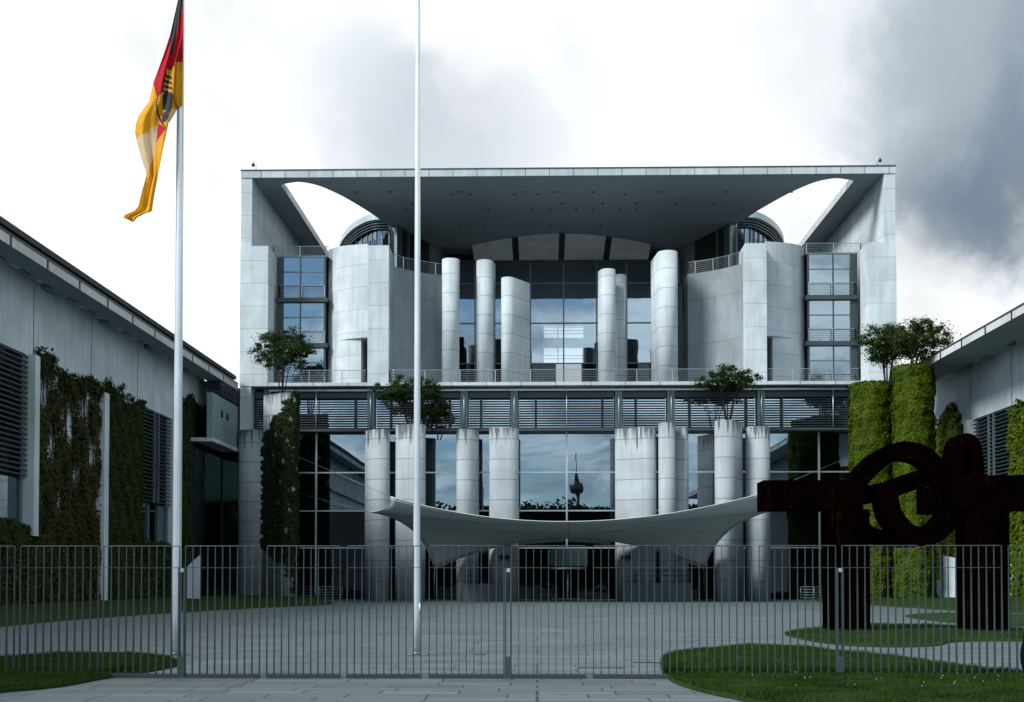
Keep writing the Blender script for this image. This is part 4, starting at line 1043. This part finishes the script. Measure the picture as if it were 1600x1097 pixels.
def cloth_piece(name, L, Rr, y0, y1, mfun, dy, folds, nx=46, step=1.6, shift=0.):
    rows = []; m = MB(); ny = int((y1-y0)/step); grid = []
    for i in range(ny+1):
        y = y0+(y1-y0)*i/ny; a, b = lerp_tab(L, y), lerp_tab(Rr, y); row = []
        for j in range(nx+1):
            u = j/nx; x = a+(b-a)*u
            off = dy+folds*(math.sin(u*9+y*.012)+.5*math.sin(u*17-y*.03+1.))*min(1, max(.15, y/90))
            row.append(((x, y), at(x, y, YF+off+shift)))
        grid.append(row)
    vs = [p[1] for r_ in grid for p in r_]; fs = []; mi = []
    for i in range(ny):
        for j in range(nx):
            fs.append((i*(nx+1)+j, (i+1)*(nx+1)+j, (i+1)*(nx+1)+j+1, i*(nx+1)+j+1))
            c = ((grid[i][j][0][0]+grid[i+1][j+1][0][0])/2, (grid[i][j][0][1]+grid[i+1][j+1][0][1])/2); mi.append(mfun(*c))
    m.add(vs, fs, True); m.mi = mi; return m.build(name, ['cloth_black', 'cloth_red', 'cloth_gold', 'cloth_gold_backlit'], fl)
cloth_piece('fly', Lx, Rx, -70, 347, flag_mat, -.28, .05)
def hoist_mat(x, y): return 0 if y < 27+(285-x)*.3 else (1 if y < 97 else 2)
cloth_piece('hoist', [(-70, 284), (0, 279), (60, 272), (100, 270.5), (150, 269), (160, 272), (167, 277)], [(-70, 287), (167, 285.5)], -70, 166, hoist_mat, -.12, .02, 14)
# second thickness of cloth behind, folded back (leaves free the single-layer patch that is painted as backlit)
cloth_piece('back_fold', [(95, 258), (128, 244), (158, 236), (190, 226), (198, 216), (201, 238), (215, 246), (267, 231), (320, 221)], [(95, 273), (190, 264), (250, 251), (320, 238)], 95, 320, lambda x, y: 1 if y < 130 else 2, -.16, .03, 20)
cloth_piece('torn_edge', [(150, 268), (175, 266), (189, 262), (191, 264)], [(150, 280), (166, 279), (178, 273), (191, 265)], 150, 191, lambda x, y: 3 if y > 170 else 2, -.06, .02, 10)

# ------------------------------------------------------------------ fence
YFc = 20.3; z_top = ZP(853, YFc, 835); z_mid = ZP(887, YFc, 835)
fx = lambda p: XP(p, YFc)
def fence_part(parent, p0, p1, base, zmin, nb=11):
    """one bent-rod panel: top rail turned down at both ends, then its bars"""
    x0, x1 = fx(p0), fx(p1)
    m = MB(); r = .02; pts = [(x0, YFc, z_mid), (x0, YFc, z_top-r), (x0+r*.3, YFc, z_top-r*.3), (x0+r, YFc, z_top), (x1-r, YFc, z_top), (x1-r*.3, YFc, z_top-r*.3), (x1, YFc, z_top-r), (x1, YFc, z_mid)]
    m.tube(pts, .0085, 6)
    pn = m.build('fence_panel', 'fence_steel', parent)
    m = MB(); m.box(x0, x1, YFc-.008, YFc+.008, z_mid-.0055, z_mid+.0055); m.build('middle_rail', 'fence_steel', pn)
    if base:
        m = MB(); m.box(x0, x1, YFc-.03, YFc+.03, .045, .075); m.build('bottom_rail', 'fence_steel', pn)
        m = MB(); m.box(x0-.01, x1+.01, YFc-.05, YFc+.05, .0, .038); m.build('shadow_gap', 'gap_shade', pn)  # second box is a dark strip painting the shadow gap under the rail
    n = nb
    for k in range(n):
        x = x0+(x1-x0)*k/(n-1); w = .0062; m = MB()
        vs = []
        for z, d in ((zmin, .036), (z_mid*.6, .026), (z_mid, .012), (z_top, .009)):
            vs += [(x-w, YFc-d, z), (x+w, YFc-d, z), (x+w, YFc+d, z), (x-w, YFc+d, z)]
        fs = [(a*4+i, a*4+(i+1) % 4, a*4+4+(i+1) % 4, a*4+4+i) for a in range(3) for i in range(4)]
        m.add(vs, fs); m.build('bar', 'fence_steel', pn)
    return pn
def fence_post(parent, px):
    x = fx(px); h = z_mid; m = MB()
    m.box(x-.058, x-.034, YFc-.05, YFc+.05, .37, h); m.box(x+.034, x+.058, YFc-.05, YFc+.05, .37, h); m.box(x-.06, x+.06, YFc-.055, YFc+.055, 0, .369)
    po = m.build('post', 'fence_steel', parent); m = MB(); m.box(x-.033, x+.033, YFc-.035, YFc+.035, h-.075, h-.01); m.build('post_lamp', 'steel_pale', po)
edges = [(163, 281), (290.5, 406.5), (418, 532), (543, 658), (671, 787), (799, 915), (927, 1046)]
gt = empty('fence_gate', (fx(600), YFc, 0)); tag(gt, 'middle stretch of grey bar fence across the paving, closed by a dark bottom rail', 'fence')
for a, b in edges: fence_part(gt, a, b, True, .05)
fence_post(gt, 285.5); fence_post(gt, 794)
lfn = empty('bar_fence', (fx(70), YFc, 0)); tag(lfn, 'left end of the grey bar fence, bars standing in the grass', 'fence', 'bar fences standing in grass')
fence_part(lfn, -93, 24, False, .05); fence_part(lfn, 33, 155, False, .05)
rfn = empty('bar_fence', (fx(1400), YFc, 0)); tag(rfn, 'right stretch of the grey bar fence, bars standing in the grass lawn', 'fence', 'bar fences standing in grass')
for a, b in ((1057, 1174), (1186, 1305), (1315, 1434), (1445, 1564), (1575, 1695)): fence_part(rfn, a, b, False, .05)
fence_post(rfn, 1311)
for x0, x1, py, lab in ((902, 977, 1044, 'longest slot drain in the paving behind the middle fence'), (990, 1034, 1035.5, 'short slot drain touching the tip of the right front lawn'), (743, 759, 1023, 'tiny slot drain in the paving right of the bare flagpole')):
    a, b = gnd(x0, py), gnd(x1, py); t = MB(); t.box(a.x, b.x, a.y-.05, a.y+.05, .002, .012)
    tag(t.build('slot_drain', 'black_trim', None, ((a.x+b.x)/2, a.y, 0)), lab, 'drain', 'slot drains in the paving')
# dark bag at the right end
p = at(1602, 1040, 20.0); t = empty('bag', (p.x, 20.0, .06)); tag(t, 'black bag just showing at the right photo edge by the fence', 'bag')
m = MB(); zb = ZP(1055, 20, 1600)
m.sphere((XP(1605.5, 19.85), 19.85, zb+.32), (.14, .12, .33), 16, 10); m.sphere((XP(1607, 19.85), 19.85, zb+.66), (.10, .09, .17), 14, 8); m.build('sack', 'black_fabric', t)
m = MB(); m.tube([(XP(1600, 19.85), 19.85, zb+.5), (XP(1600.5, 19.85), 19.85, zb+.68), (XP(1604, 19.85), 19.85, zb+.74)], [.05, .035, .03], 8); m.build('strap', 'black_fabric', t)

# ------------------------------------------------------------------ what the glass mirrors: park trees and a far tower behind the camera
n = 170000; nt = 170
tx = rng.uniform(-190, 190, nt); ty = rng.uniform(-135, -95, nt); th = rng.uniform(19, 24.5, nt); tr = rng.uniform(5, 9, nt)
k = rng.integers(0, nt, n); D = rng.normal(0, 1, (n, 3)); D /= np.linalg.norm(D, axis=1)[:, None]
P = np.stack([tx[k], ty[k], th[k]*.55], 1)+D*np.stack([tr[k], tr[k], th[k]*.45], 1)*rng.uniform(.5, 1, (n, 1))
n2_ = 170000; P = np.concatenate([P, np.stack([rng.uniform(-200, 200, n2_), rng.uniform(-132, -98, n2_), rng.uniform(0, 1, n2_)**.8*20.5], 1)]); D = np.concatenate([D, rng.normal(0, 1, (n2_, 3))])
V, Fq = leaves(P, D, 1.0, .5); o = np_mesh('treeline', V, Fq, 'leaf_park'); tag(o, 'dark belt of park trees mirrored in the glass front', 'trees', kind='stuff')
Yv = 203+2800; vx = XP(902, Yv); q = lambda py: ZP(py, Yv); tv = empty('tv_tower', (vx, -2800, 0)); tag(tv, 'distant tower with a ball on a thin mast, mirrored in the central window', 'tower')
m = MB(); m.tube([(vx, -2800, 0), (vx, -2800, q(770))], [13, 5], 16); m.build('shaft', 'steel_dark', tv)
m = MB(); m.sphere((vx, -2800, q(762)), 16.5, 24, 14); m.build('ball', 'steel_dark', tv)
m = MB(); m.tube([(vx, -2800, q(755)), (vx, -2800, q(737)), (vx, -2800, q(736)), (vx, -2800, q(708))], [5, 4.5, 2.2, .8], 10); m.build('antenna', 'steel_dark', tv)
